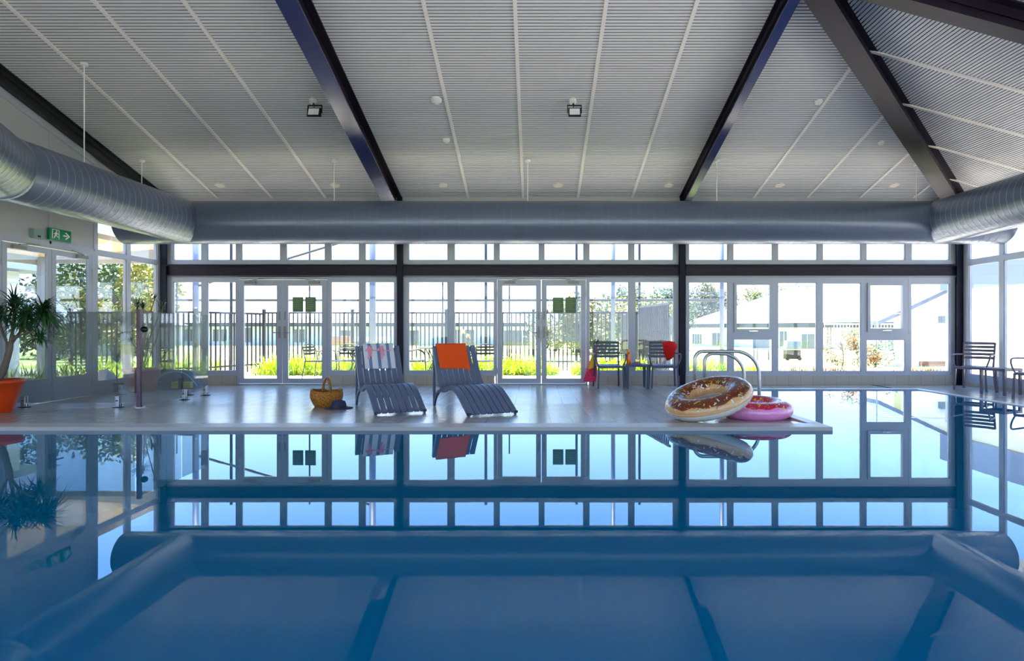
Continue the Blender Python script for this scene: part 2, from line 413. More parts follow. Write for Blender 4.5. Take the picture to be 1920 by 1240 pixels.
# outer roof skin, out of view; overhang deepened to keep sun off the floor
b = MB(); t = .25; ov = 1.0
zo = ZW+t-TP*ov
lo = [(XL-ov, YB+ov, zo), (XR+ov, YB+ov, zo), (XR+ov, YF-ov, zo), (XL-ov, YF-ov, ZR-TP*(YR-YF)+t-.2)]
b.quad(lo[0], lo[1], (XA, YR, ZR+t), (XL-ov, YR, ZR+t))
b.poly([lo[1], lo[2], (XA, YR, ZR+t)])
b.quad(lo[2], lo[3], (XL-ov, YR, ZR+t), (XA, YR, ZR+t))
b.box(XL-ov, XR+ov, YB+.06, YB+ov, zo-.22, zo-.18); b.box(XR+.06, XR+ov, YF-ov, YB+.06, zo-.22, zo-.18)
b.box(XL-ov, XR+ov, YB+ov-.03, YB+ov, zo-.22, zo)
struct(b.build('ceiling_outer_roof', M_ROOF))
# seams
n = 2
for px in (412, 513, 613, 879, 981, 1083, 1184, 1410, 1510, 1607.6, 1708):
    Y0 = 12.26; X = wx(px, 12.35)
    Yt = YR if X < XA else YB-(XR-X)+.02
    b = MB(); b.beam((X, Y0, ceilz(Y0)-.008), (X, Yt, ceilz(Yt)-.008), .05, .022)
    struct(b.build('trim_%d' % n, M_SEAM), 'slim pale cover strip on the ceiling', 'cover strip'); n += 1
for Y in (8.16, 9.27, 10.39, 11.5, 7.05):
    X0 = XA+(Y-YR); b = MB(); b.beam((X0, Y, zx(X0)-.008), (XR-.02, Y, zx(XR)-.003), .05, .022)
    struct(b.build('trim_%d' % n, M_SEAM), 'slim pale cover strip on the hip end of the ceiling', 'cover strip'); n += 1

# rafters (I sections)
def rafter(name, label, a, c, wdt, h, mw, mf, side=1):
    t = thing(name, label, 'rafter', a, group=None); t['kind'] = 'structure'
    a = Vector(a); c = Vector(c); d = (c-a).normalized(); sd = d.cross(Vector((0, 0, 1))).normalized(); u = sd.cross(d).normalized()
    if u.z < 0: u = -u
    b = MB(); b.beam(a-u*.012, c-u*.012, wdt, .022, up=u); b.build('top_flange', mw, t, world=True)
    b = MB(); b.beam(a-u*h/2, c-u*h/2, .03, h-.03, up=u)
    for q in (-1, 1):
        b.beam(a-u*h*.45+sd*q*.03, c-u*h*.45+sd*q*.03, .02, .02, up=u)
    b.build('web', mw, t, world=True)
    b = MB(); b.beam(a-u*(h-.012), c-u*(h-.012), wdt, .026, up=u); b.build('bottom_flange', mf, t, world=True)
    return t
Xc = -2.84
rafter('steel_rafter', 'dark steel rafter with a blue sheen painted on its underside, left one running up the ceiling', (Xc, YB-.05, ceilz(YB-.05)), (Xc, YR, ZR), .25, .36, M_STEEL, M_STEELSHEEN)
Xc = 2.985
rafter('steel_rafter', 'slim dark steel rafter meeting the diagonal hip rafter at the apex', (Xc, YB-.05, ceilz(YB-.05)), (Xc, YR, ZR), .13, .30, M_STEEL, M_STEELSHEEN)
rafter('hip_rafter', 'wide dark hip rafter running diagonally to the right corner', (XR-.12, YB-.12, ZW+.03), (XA+.05, YR+.05, ZR), .27, .36, M_STEEL, M_STEEL)
rafter('steel_rafter', 'dark rafter crossing the top right of the ceiling', (XR-.1, YR, ZW), (XA, YR, ZR), .22, .30, M_STEEL, M_STEEL)
rafter('hip_rafter', 'dark hip rafter falling towards the near right corner', (XR-.1, YF+.2, ZW), (XA+.05, YR-.05, ZR), .22, .30, M_STEEL, M_STEEL)
rafter('edge_rafter', 'black sloping rafter along the top of the left wall', (XL+.09, YB-.1, ceilz(YB-.1)), (XL+.09, YR, ZR), .10, .24, M_BLACK, M_BLACK)

# ------------------------------------------------------------------ walls, columns
def column(px0, px1, label, z1=ZW, Y=YB-.08):
    X0, X1 = wx(px0, Y), wx(px1, Y)
    t = thing('steel_column', label, 'column', ((X0+X1)/2, Y, FL)); t['kind'] = 'structure'
    xm = (X0+X1)/2; hw = (X1-X0)/2
    MB().box(xm-hw, xm+hw, Y-.02, Y, FL, z1).build('front_flange', M_COLUMN, t, world=True)
    MB().box(xm-.012, xm+.012, Y, Y+.1, FL, z1).build('web', M_COLUMN, t, world=True)
    MB().box(xm-hw, xm+hw, Y+.1, Y+.12, FL, z1).build('rear_flange', M_COLUMN, t, world=True)
    MB().box(xm-hw*1.5, xm+hw*1.5, Y-.04, Y+.12, FL-.01, FL+.015).build('base_plate', M_COLUMN, t, world=True)
column(302, 312, 'dark steel column in the left corner of the window wall')
column(744.5, 754.5, 'dark steel column behind the lounger with the striped towel')
column(1274.5, 1285, 'dark steel column beside the chair with the red towel')
column(1793, 1806, 'dark steel column in the right corner of the window wall')
# steel channel over the lower windows
k = 0
for (p0, p1, lb) in ((312, 744, 'left'), (755, 1274, 'middle'), (1285, 1793, 'right')):
    t = thing('steel_beam', 'dark steel channel beam above the %s bay of doors and windows' % lb, 'beam', (bx((p0+p1)/2), YB-.06, bz(507))); t['kind'] = 'structure'
    X0, X1 = bx(p0)+.01, bx(p1)-.01; z0, z1 = bz(517.5), bz(498)
    b = MB(); b.box(X0, X1, YB-.03, YB-.01, z0, z1); b.build('web', M_STEEL, t, world=True)
    b = MB(); b.box(X0, X1, YB-.10, YB-.03, z1-.02, z1); b.build('top_flange', M_STEEL, t, world=True)
    b = MB(); b.box(X0, X1, YB-.07, YB-.03, z0, z0+.014); b.build('bottom_flange', M_STEEL, t, world=True)
b = MB(); X0 = bx(1770); 
for i in range(3): b.lathe([(.012, 0), (.012, .014)], (bx(1784+0*i), YB-.115, bz(502+5*i)), 8, Matrix.Rotation(PI/2, 4, 'X'))
# plinth of the back wall
b = MB()
for (p0, p1) in ((312, 443), (619, 927), (1104, 1793)):
    b.box(bx(p0), bx(p1), YB-.03, YB+.10, FL-.1, bz(704.5))
struct(b.build('baseboard_back', M_PLINTH), 'low beige tiled plinth under the windows', 'plinth')
# wall strip above the clerestory
b = MB(); b.box(XL, XR, YB, YB+.1, bz(440), ZW+.02); 
struct(b.build('wall_back', M_PANEL), 'strip of grey wall above the clerestory windows', 'wall')

WN = [0]
def window(a0, a1, z0, z1, fl, fr, fb, ft, wall='back', label=None, sash=False, gm=None, depth=.08, slope=None):
    """a0..a1, z0..z1 = pane; fl.. = frame widths. wall back: a=X; left/right: a=Y"""
    WN[0] += 1
    P = {'back': lambda a, d, z: (a, YB+d, z), 'left': lambda a, d, z: (XL-d, a, z), 'right': lambda a, d, z: (XR+d, a, z), 'front': lambda a, d, z: (a, YF-d, z)}[wall]
    def bxx(b, a0, a1, d0, d1, z0, z1):
        b.prism([P(a0, d0, z0), P(a1, d0, z0), P(a1, d1, z0), P(a0, d1, z0)], [P(a0, d0, z1), P(a1, d0, z1), P(a1, d1, z1), P(a0, d1, z1)])
    b = MB()
    bxx(b, a0-fl, a0, 0, depth, z0-fb, z1+ft); bxx(b, a1, a1+fr, 0, depth, z0-fb, z1+ft)
    bxx(b, a0, a1, 0, depth, z0-fb, z0); bxx(b, a0, a1, 0, depth, z1, z1+ft)
    g = .012
    bxx(b, a0, a0+g, .02, .05, z0, z1); bxx(b, a1-g, a1, .02, .05, z0, z1); bxx(b, a0, a1, .02, .05, z0, z0+g); bxx(b, a0, a1, .02, .05, z1-g, z1)
    o = b.build('window_%d' % WN[0], M_FRAME)
    struct(o, label or 'white framed window pane', 'window')
    p = MB(); bxx(p, a0+.002, a1-.002, .032, .038, z0+.002, z1-.002); p.build('pane', gm or M_GLASS, o)
    if sash:
        s_ = MB(); bxx(s_, a0-.035, a0+.02, -.03, .02, z0-.05, z1+.03); bxx(s_, a1-.02, a1+.035, -.03, .02, z0-.05, z1+.03)
        bxx(s_, a0+.02, a1-.02, -.03, .02, z0-.05, z0+.02); bxx(s_, a0+.02, a1-.02, -.03, .02, z1-.02, z1+.03)
        s_.build('sash', M_FRAME, o)
        h = MB(); m_ = (a0+a1)/2; bxx(h, m_-.09, m_+.09, -.045, -.03, z0-.03, z0-.015); bxx(h, m_-.03, m_+.03, -.055, -.03, z0-.032, z0-.008)
        h.build('window_latch', M_CHROME, o)
    return o
def row(panes, y0, y1, fb, ft, e0, e1, word, **kw):
    """panes in px; y0 top, y1 bottom (px)"""
    for i, (p0, p1) in enumerate(panes):
        l = (p0-e0) if i == 0 else (p0-panes[i-1][1])/2
        r = (e1-p1) if i == len(panes)-1 else (panes[i+1][0]-p1)/2
        window(bx(p0), bx(p1), bz(y1), bz(y0), l/S92, r/S92, fb, ft, label=word, **kw)
CL = [[(324, 377), (388, 442), (452, 525), (536, 609), (620, 673), (684, 739)],
      [(766, 839.5), (851.5, 926.6), (936, 1011), (1020, 1094.6), (1104.6, 1179), (1189, 1263)],
      [(1291.6, 1365), (1375, 1449), (1459, 1533), (1543, 1615), (1625, 1698), (1710, 1781)]]
E = [(313, 744), (756, 1272.5), (1286, 1792)]
for r, ee, nm in zip(CL, E, ('left', 'middle', 'right')):
    MB_BACK = struct(MB().box(bx(ee[0]-14), bx(ee[1]+14), YB+.0, YB+.08, bz(519.5), bz(496)).build('trim_head_%s' % nm, M_FRAME), 'white head frame behind the steel beam of the %s bay' % nm, 'window frame')
    row(r, 442, 488, .10, .06, ee[0], ee[1], 'clerestory pane above the %s bay' % nm)
fb, ft = 9/S92, 6/S92
for i_, (p0, p1) in enumerate(((300, 314), (743, 757), (1271.5, 1287), (1791, 1808))):
    struct(MB().box(bx(p0), bx(p1), YB+.03, YB+.08, FL, bz(440)).build('trim_jamb_%s' % ('left', 'centre_left', 'centre_right', 'right')[i_], M_FRAME), 'white jamb strip behind a steel column', 'window frame')
def lower(panes, e0, e1, nm): row(panes, 528.5, 696, fb, 10/S92, e0, e1, 'tall window pane in the %s bay' % nm)
lower([(324, 377), (388, 441.5)], 313, 444, 'left')
lower([(620, 673), (684, 739)], 617, 744, 'left')
lower([(766, 839.5), (851, 926.6)], 756, 929, 'middle')
lower([(1104.6, 1179), (1191, 1263.5)], 1102, 1272.5, 'middle')
# right bay with two awning sashes
R3 = [(1291.6, 1365), None, (1459, 1532), (1543, 1615), None, (1709, 1781)]
def w1(p0, p1, y0, y1, l, r, fb, ft, **kw): window(bx(p0), bx(p1), bz(y1), bz(y0), l/S92, r/S92, fb/S92, ft/S92, **kw)
w1(1291.6, 1365, 529, 697, 5.6, 5, 8, 10, label='fixed window pane beside the dark column, right bay')
w1(1379, 1444, 533, 619, 9, 10, 8, 14, sash=True, label='awning window over the ladder rails')
w1(1376, 1449, 636, 697, 6, 5, 8, 9, label='fixed pane under the left awning window')
w1(1459, 1532, 530, 697, 5, 5.5, 8, 11, label='fixed window pane right of the left awning window')
w1(1543, 1615, 531, 697, 5.5, 5, 8, 12, label='fixed window pane left of the right awning window')
w1(1629, 1693, 534, 618, 9, 10, 9, 15, sash=True, label='awning window near the right corner')
w1(1625, 1698, 637, 697, 5, 5.5, 8, 10, label='fixed pane under the right awning window')
w1(1709, 1781, 532, 697, 5.5, 10, 8, 13, label='fixed window pane at the right corner')

DN = [0]
def door(a0, a1, z0, z1, zb, zt, st, wall, hinge, label, gm, closer=True, notices=None, lever=True):
    """leaf a0..a1 ; pane zb..zt ; st stile width"""
    DN[0] += 1
    P = {'back': lambda a, d, z: (a, YB+d, z), 'left': lambda a, d, z: (XL-d, a, z)}[wall]
    def bxx(b, a0, a1, d0, d1, z0, z1):
        b.prism([P(a0, d0, z0), P(a1, d0, z0), P(a1, d1, z0), P(a0, d1, z0)], [P(a0, d0, z1), P(a1, d0, z1), P(a1, d1, z1), P(a0, d1, z1)])
    b = MB(); g = .006
    bxx(b, a0+g, a0+st, -.01, .035, z0+.01, z1-g); bxx(b, a1-st, a1-g, -.01, .035, z0+.01, z1-g)
    bxx(b, a0+st, a1-st, -.01, .035, z0+.01, zb); bxx(b, a0+st, a1-st, -.01, .035, zt, z1-g)
    o = b.build('door_%d' % DN[0], M_FRAME); struct(o, label, 'door')
    p = MB(); bxx(p, a0+st, a1-st, .01, .016, zb, zt); p.build('pane', gm, o)
    am = a1-st/2 if hinge == 'l' else a0+st/2
    h = MB(); bxx(h, am-.02, am+.02, -.03, -.01, .88, 1.12); 
    dirn = -1 if hinge == 'l' else 1
    bxx(h, min(am, am+dirn*.13), max(am, am+dirn*.13), -.06, -.045, .98, 1.0); bxx(h, am-.01, am+.01, -.06, -.02, .975, 1.005)
    h.build('door_handle', M_CLOSER, o)
    h = MB(); bxx(h, am-.015, am+.015, -.024, -.01, 1.25, 1.42); h.build('lock_plate', M_CLOSER, o)
    if closer:
        c0 = (a0+.15) if hinge == 'l' else (a1-.37)
        h = MB(); bxx(h, c0, c0+.22, -.06, -.01, z1-.09, z1-.035)
        q = c0+.11; e2 = q+(.30 if hinge == 'l' else -.30)
        h.beam(P(q, -.05, z1-.02), P(e2, -.10, z1+.012), .018, .01); h.beam(P(e2, -.10, z1+.012), P((q+e2)/2, -.012, z1+.02), .018, .01)
        bxx(h, q-.012, q+.012, -.06, -.035, z1-.035, z1-.01)
        h.build('door_closer', M_CLOSER, o)
    for z in (z0+.2, z1-.35):
        ah = a0 if hinge == 'l' else a1
        h = MB(); h.tube([P(ah, -.018, z), P(ah, -.018, z+.11)], .011, 8); h.build('hinge', M_FRAME, o)
    return o, bxx
def dpair(p0, p1, g0, m0, m1, g1, nm):
    b = MB(); zt = bz(524.5)
    b.box(bx(p0), bx(p0+3), YB-.0, YB+.08, FL, bz(518)); b.box(bx(p1-3), bx(p1), YB, YB+.08, FL, bz(518))
    b.box(bx(p0+3), bx(p1-3), YB, YB+.08, zt, bz(518)); b.box(bx(p0+3), bx(p1-3), YB-.02, YB+.08, FL-.02, FL+.022)
    struct(b.build('trim_door_%s' % nm, M_FRAME), 'white frame around the %s pair of doors' % nm, 'door frame')
    mid = (m0+m1)/2
    l, _ = door(bx(p0+3), bx(mid), FL+.02, zt, bz(710), bz(536), (g0-p0-3)/S92, 'back', 'l', 'left leaf of the %s glazed double doors' % nm, M_GLASS)
    r, q = door(bx(mid), bx(p1-3), FL+.02, zt, bz(710), bz(536), (g0-p0-3)/S92, 'back', 'r', 'right leaf of the %s glazed double doors, with two green notices' % nm, M_GLASS)
    return r, q
r1, q = dpair(444, 617, 457.5, 520.5, 539, 602, 'left')
for (p0, p1) in ((548.5, 568.5), (572, 592)):
    h = MB(); q(h, bx(p0), bx(p1), .004, .009, bz(585), bz(557)); nb = h.build('notice', M_PAPER, r1)
    h = MB()
    for i in range(6): q(h, bx(p0)+.02, bx(p1)-.03-.02*(i % 3), .002, .0035, bz(561+i*3.6), bz(560+i*3.6))
    h.build('text_lines', M_PAPERL, nb)
r2, q = dpair(929, 1102, 942, 1006, 1024, 1088, 'middle')
for (p0, p1) in ((1036.5, 1056.5), (1060, 1080)):
    h = MB(); q(h, bx(p0), bx(p1), .004, .009, bz(587), bz(558)); nb = h.build('notice', M_PAPER, r2)
    h = MB()
    for i in range(6): q(h, bx(p0)+.02, bx(p1)-.03-.02*((i+1) % 3), .002, .0035, bz(562+i*3.6), bz(561+i*3.6))
    h.build('text_lines', M_PAPERL, nb)
# jamb fill between door frames and windows handled by frames

# left wall ---------------------------------------------------------
def ly(px): return F*(-XL)/(VX-px)
ZT = 2.40
b = MB()
x0, x1 = XL-.1, XL
# solid panel above doors, and everything nearer the camera
def lpanel(y0, y1, z0):
    lo = [(x0, y0, z0), (x1, y0, z0), (x1, y1, z0), (x0, y1, z0)]
    def top(Y): return (ceilz(Y) if Y > YR else ZR-TP*(YR-Y))+.03
    b.prism(lo, [(x0, y0, top(y0)), (x1, y0, top(y0)), (x1, y1, top(y1)), (x0, y1, top(y1))])
lpanel(YR, 10.38, ZT); lpanel(YF, YR, ZT)
b.prism([(x0, 10.38, 3.42), (x1, 10.38, 3.42), (x1, YB+.1, 3.42), (x0, YB+.1, 3.42)], [(x0, 10.38, ceilz(10.38)+.03), (x1, 10.38, ceilz(10.38)+.03), (x1, YB+.1, ZW+.03), (x0, YB+.1, ZW+.03)])
struct(b.build('wall_left', M_PANEL), 'grey panelled wall above the left doors', 'wall')
b = MB()
for Y in (8.5, 9.43, 10.38):
    zt = ceilz(Y)-.26; b.box(XL, XL+.012, Y-.02, Y+.02, ZT, zt)
b.prism([(XL, 7.0, ceilz(7.0)-.36), (XL+.03, 7.0, ceilz(7.0)-.36), (XL+.03, 10.38, ceilz(10.38)-.36), (XL, 10.38, ceilz(10.38)-.36)],
        [(XL, 7.0, ceilz(7.0)-.24), (XL+.03, 7.0, ceilz(7.0)-.24), (XL+.03, 10.38, ceilz(10.38)-.24), (XL, 10.38, ceilz(10.38)-.24)])
b.box(XL, XL+.012, YF, 10.38, ZT, ZT+.05)
b.box(XL-.08, XL+.01, ly(-9), ly(2), FL, ZT); b.box(XL-.08, XL+.01, 10.32, 10.40, FL, ZT); b.box(XL-.08, XL+.01, ly(2), 10.32, 2.335, ZT)
struct(b.build('trim_left_wall', M_FRAME), 'white frame and joint strips on the left wall', 'trim')
door(ly(2), 9.46, FL, 2.33, .30, 2.24, .085, 'left', 'l', 'near leaf of the glazed double doors in the left wall', M_DOORGLASS)
door(9.46, 10.32, FL, 2.33, .30, 2.24, .085, 'left', 'r', 'far leaf of the glazed double doors in the left wall', M_DOORGLASS)
window(10.47, 11.22, .15, 2.36, .07, .05, .22, .04, 'left', 'tall window next to the left doors')
window(11.32, 12.12, .15, 2.36, .05, .12, .22, .04, 'left', 'tall window at the left corner')
window(10.47, 11.22, 2.44, 3.36, .07, .05, .04, .06, 'left', 'upper window pane next to the left doors')
window(11.32, 12.12, 2.44, 3.36, .05, .12, .04, .06, 'left', 'upper window pane at the left corner')
Y = 6.2
for i in range(4):
    window(Y-1.9+.05+.0, Y-.05, .15, 2.36, .05, .05, .22, .04, 'left', 'wide window nearer the camera in the left wall'); Y -= 1.9
b = MB(); b.box(XL-.08, XL, 6.2, ly(-9), FL, ZT); b.box(XL-.08, XL, YF, Y, FL, ZT)
struct(b.build('wall_left_pier', M_PANEL), 'grey pier of wall left of the doors', 'wall')

# right wall ----------------------------------------------------------
ys = [12.10, 11.20, 10.22, 9.24, 8.26, 6.4, 4.5, 2.6, .7, -1.2]
for i in range(len(ys)-1):
    a1, a0 = ys[i]-.05, ys[i+1]+.05
    window(a0, a1, .16, 2.34, .05, .05+(.12 if i == 0 else 0), .16, .05, 'right', 'tall right wall window, number %d from the corner' % (i+1))
    window(a0, a1, 2.44, 3.55, .05, .05+(.12 if i == 0 else 0), .05, .10, 'right', 'upper right wall window, number %d from the corner' % (i+1))
b = MB(); b.box(XR-.01, XR+.1, YF, YB, FL-.1, 0.0); struct(b.build('baseboard_right', M_PLINTHY), 'low tiled plinth of the right wall', 'plinth')
b = MB(); b.box(XR, XR+.1, YF, YB+.1, 3.65, ZW+.1); b.box(XR, XR+.1, YF, -1.25, FL, 3.65); struct(b.build('wall_right', M_PANEL), 'narrow wall strip over the right windows', 'wall')
# front wall behind the camera ----------------------------------------
X = XL+.3
for i in range(8):
    window(X+.05, X+1.9, .15, 2.36, .05, .05, .22, .04, 'front', 'window behind the viewer'); window(X+.05, X+1.9, 2.44, 2.95, .05, .05, .04, .12, 'front', 'upper window behind the viewer'); X += 1.95
b = MB(); b.box(XL, XR, YF-.1, YF, 3.05, ZW+.1); b.box(XL, XL+.3, YF-.1, YF, FL, 3.06); b.box(X, XR, YF-.1, YF, FL, 3.06); struct(b.build('wall_front', M_PANEL), 'wall strip behind the viewer', 'wall')

# ------------------------------------------------------------------ ducts
YD, RD, ZD = 10.87, .385, 2.985
XDL, XDR = -6.29, 7.24
def duct(pts_start, pts_end, miter0=None, miter1=None, name='duct_run', parent=None, step=.16, rings=True, ms=None):
    """cylinder between two points; miter planes given as (point, normal) clip the ends"""
    a = Vector(pts_start); c = Vector(pts_end); d = (c-a).normalized()
    sd = d.cross(Vector((0, 0, 1))).normalized(); u = Vector((0, 0, 1)); n = 40
    def hit(p, pl):
        if pl is None: return None
        q, nn = Vector(pl[0]), Vector(pl[1]); return (q-p).dot(nn)/d.dot(nn)
    b = MB(); R0 = []; R1 = []
    for j in range(n):
        t = 2*PI*j/n; o = sd*math.cos(t)*RD+u*math.sin(t)*RD
        p0 = a+o; p1 = c+o
        t0 = hit(p0, miter0); t1 = hit(p1, miter1)
        if t0 is not None: p0 = p0+d*t0
        if t1 is not None: p1 = p1+d*t1
        R0.append(p0); R1.append(p1)
    base = 0
    for R in (R0, R1): b.v += [tuple(p) for p in R]
    for j in range(n):
        j2 = (j+1) % n; b.f.append((j, j2, n+j2, n+j)); b.m.append(0)
    if miter0 is None: b.f.append(tuple(reversed(range(n)))); b.m.append(0)
    if miter1 is None: b.f.append(tuple(range(n, 2*n))); b.m.append(0)
    o = b.build(name, M_DUCT, parent, smooth=True, world=True)
    o.data.set_sharp_from_angle(angle=math.radians(50))
    if rings:
        r = MB(); L = (c-a).length; k = step*.7
        while k < L-.25:
            p = a+d*k; P = []
            for s_ in (0, 1):
                P.append([p+d*(s_*.012)+(sd*math.cos(2*PI*j/n)+u*math.sin(2*PI*j/n))*(RD+.004)+d*(.10*step/.16*j/n if False else 0) for j in range(n+1)])
            r.grid(P); k += step
        r.build('spiral_seams', ms or M_DUCTS, o, world=True)
    return o
t = thing('air_duct', 'big round grey metal air duct hung along the window wall and down both sides', 'duct', (0, YD, ZD))
CL_, CR_ = (XDL, YD, ZD), (XDR, YD, ZD)
duct((-7.40, YD, ZD), (8.42, YD, ZD), name='cross_duct', parent=t, step=.13, ms=mat('dull_duct_seam', (112, 120, 140), .35, metal=.3, noise=.05))
K = Vector((XDL, 7.05, ZD)); kd = Vector((math.sin(math.radians(26)), -math.cos(math.radians(26)), 0))
mn = (kd+Vector((0, -1, 0))).normalized()
duct((XDL, YD-.05, ZD), tuple(K), None, (tuple(K), tuple(mn)), name='side_duct', parent=t, step=.13)
duct(tuple(K), tuple(K+kd*5.5), (tuple(K), tuple(mn)), None, name='side_duct', parent=t, step=.13)
duct((XDR, YD-.05, ZD), (XDR, -.9, ZD), name='side_duct', parent=t, step=.13)
# mitre collars
b = MB()
b.tube([tuple(K+mn*-.04), tuple(K+mn*.04)], RD*1.03, 40)
b.build('joint_collar', M_DUCTS, t, world=True, smooth=True)
def rod(X, Y, lb):
    zc = ceilz(Y) if X < XR-(YB-Y) else zx(X)
    t = thing('duct_hanger', lb, 'hanger', (X, Y, zc), group='rods carrying the air duct')
    MB().tube([(X, Y, ZD+RD-.01), (X, Y, zc-.02)], .008, 8).build('rod', M_WHITE, t, world=True)
    MB().lathe([(.045, -.035), (.05, -.01), (.05, .0)], (X, Y, zc-.003), 14).build('ceiling_cup', M_WHITE, t, world=True)
rod(-7.1, YD, 'thin white hanger rod above the duct, leftmost on the window side')
rod(-3.63, YD, 'thin white hanger rod above the duct, just left of the left rafter')
rod(-.14, YD, 'thin white hanger rod above the middle of the cross duct')
rod(3.27, YD, 'thin white hanger rod above the duct, just right of the slim rafter')
rod(6.95, 11.0, 'thin white hanger rod near the hip rafter foot')
rod(-6.29, 8.4, 'long white hanger rod over the left side duct')

# ------------------------------------------------------------------ ceiling fittings
slope = Matrix.Rotation(-math.atan(TP), 4, 'X')
def cz(px, py):
    Y = F*(ZW+TP*YB-CH)/((VY-py)+F*TP); return wx(px, Y), Y, ceilz(Y)
for px, lb in ((412, 'leftmost'), (628, 'second from left, by the hanger rod'), (830, 'third from left, right of the left rafter'), (1046, 'fourth from left, above the middle'),
               (1254, 'fifth from left, left of the slim rafter'), (1462, 'sixth from left'), (1676, 'rightmost, under the hip')):
    X, Y, Z = cz(px, 347.5)
    t = thing('downlight', 'recessed ceiling light by the windows, ' + lb, 'downlight', (X, Y, Z), group='row of recessed lights near the window wall')
    MB().lathe([(.085, -.012), (.095, -.006), (.095, .004)], (X, Y, Z), 20, slope).build('trim_ring', M_WARM, t, world=True)
    MB().lathe([(.06, -.016), (.065, -.011)], (X, Y, Z), 20, slope).build('lens', M_WHITE, t, world=True)
def detector(px, py, r, h, lb):
    X, Y, Z = cz(px, py)
    t = thing('smoke_detector', lb, 'smoke detector', (X, Y, Z))
    MB().lathe([(r*.55, -h), (r*.9, -h*.7), (r, -h*.2), (r, 0)], (X, Y, Z), 22, slope).build('housing', M_WHITE, t, world=True, smooth=True)
    MB().lathe([(r*.3, -h*1.2), (r*.5, -h*.98)], (X, Y, Z), 16, slope).build('sensor_cap', M_WHITE, t, world=True)
detector(818, 187, .085, .04, 'flat white round detector on the ceiling, the upper of two left of centre')
detector(837, 262, .06, .05, 'small white domed detector on the ceiling, the lower of two left of centre')
detector(1535, 190, .06, .04, 'small white detector on the ceiling between slim rafter and hip rafter')
detector(1652, 267, .05, .04, 'small white detector partly behind the hip rafter')
def flood(px, py, px2, py2, lb):
    X, Y, Z = cz(px, py); X2 = wx(px2, Y)
    t = thing('flood_light', lb, 'flood light', (X, Y, Z), group='flood lights on the ceiling')
    MB().lathe([(.045, -.06), (.055, -.05), (.055, 0)], (X, Y, Z), 18, slope).build('ceiling_mount', M_WHITE, t, world=True)
    b = MB(); z0 = Z-.10; b.beam((X, Y, Z-.05), (X2, Y, z0), .02, .02)
    b.beam((X2-.105, Y, z0+.01), (X2+.105, Y, z0+.01), .012, .02)
    for s_ in (-1, 1): b.beam((X2+s_*.105, Y, z0+.015), (X2+s_*.105, Y-.02, z0-.11), .012, .025)
    b.build('bracket', M_BLACK, t, world=True)
    zt, zb2 = z0-.04, z0-.19
    h = MB(); lo = [(X2-.095, Y-.05, zt), (X2+.095, Y-.05, zt), (X2+.095, Y-.09, zb2), (X2-.095, Y-.09, zb2)]
    hi = [(p[0]*1, p[1]+.05, p[2]+.01) for p in lo]
    h.prism(lo, hi)
    for i in range(7): h.box(X2-.08+i*.026, X2-.07+i*.026, Y-.02, Y+.02, zb2+.03, zt-.01)
    h.build('lamp_housing', M_BLACK, t, world=True)
    g = MB(); f = lambda u, v: (X2-.078+.156*u, Y-.053-.04*(1-v)-.001, zb2+.03+(zt-zb2-.045)*v)
    g.prism([f(0, 0), f(1, 0), f(1, 1), f(0, 1)], [tuple(Vector(p)+Vector((0, .006, 0))) for p in (f(0, 0), f(1, 0), f(1, 1), f(0, 1))])
    g.build('lens', M_LENS, t, world=True)
    b = MB(); b.tube([(X2-.01, Y+.0, z0-.03), (X2-.03, Y-.03, z0+.02), (X+.02, Y-.01, Z-.05)], .006, 6); b.build('cable', M_BLACK, t, world=True)
flood(587, 187, 591, 207, 'small black flood light on the ceiling left of the left rafter')
flood(1074, 187, 1077, 207, 'small black flood light on the ceiling right of centre')

# exit sign and box on the left wall
t = thing('exit_sign', 'green exit sign with running figure and arrow above the left doors', 'exit sign', (XL+.03, 9.58, 2.56))
MB().box(XL+.012, XL+.05, 9.37, 9.80, 2.47, 2.65).build('sign_box', M_GREEN, t, world=True)
def sy(u): return 9.37+.43*u
def szz(v): return 2.47+.18*v
b = MB(); X1 = XL+.053
def pl(pts):
    b.prism([(XL+.049, sy(u), szz(v)) for u, v in pts], [(X1, sy(u), szz(v)) for u, v in pts])
pl([(.62, .44), (.80, .44), (.80, .56), (.62, .56)]); pl([(.76, .18), (.93, .5), (.86, .5), (.70, .22)]); pl([(.86, .5), (.93, .5), (.76, .82), (.70, .78)])
b.build('arrow', M_WHITE, t, world=True)
b = MB()
pl([(.10, .1), (.13, .1), (.13, .9), (.10, .9)]); pl([(.10, .87), (.42, .87), (.42, .92), (.10, .92)]); pl([(.40, .1), (.43, .1), (.43, .9), (.40, .9)])
b.build('doorway_symbol', M_WHITE, t, world=True)
b = MB()
pl([(.28, .72), (.33, .72), (.33, .84), (.28, .84)]); pl([(.22, .42), (.30, .42), (.34, .68), (.26, .70)]); pl([(.30, .44), (.38, .30), (.36, .26), (.26, .40)])
pl([(.22, .42), (.27, .44), (.22, .16), (.17, .16)]); pl([(.17, .55), (.26, .66), (.27, .60), (.19, .50)]); pl([(.32, .64), (.39, .55), (.38, .50), (.30, .58)])
b.build('running_figure', M_WHITE, t, world=True)
t = thing('alarm_box', 'small grey green box on the wall left of the exit sign', 'wall box', (XL+.05, 9.14, 2.51))
MB().box(XL, XL+.07, 9.05, 9.24, 2.44, 2.58).build('casing', M_GREENB, t, world=True, bevel=.006)
MB().box(XL+.07, XL+.076, 9.12, 9.17, 2.46, 2.49).build('indicator', M_DKMETAL, t, world=True)

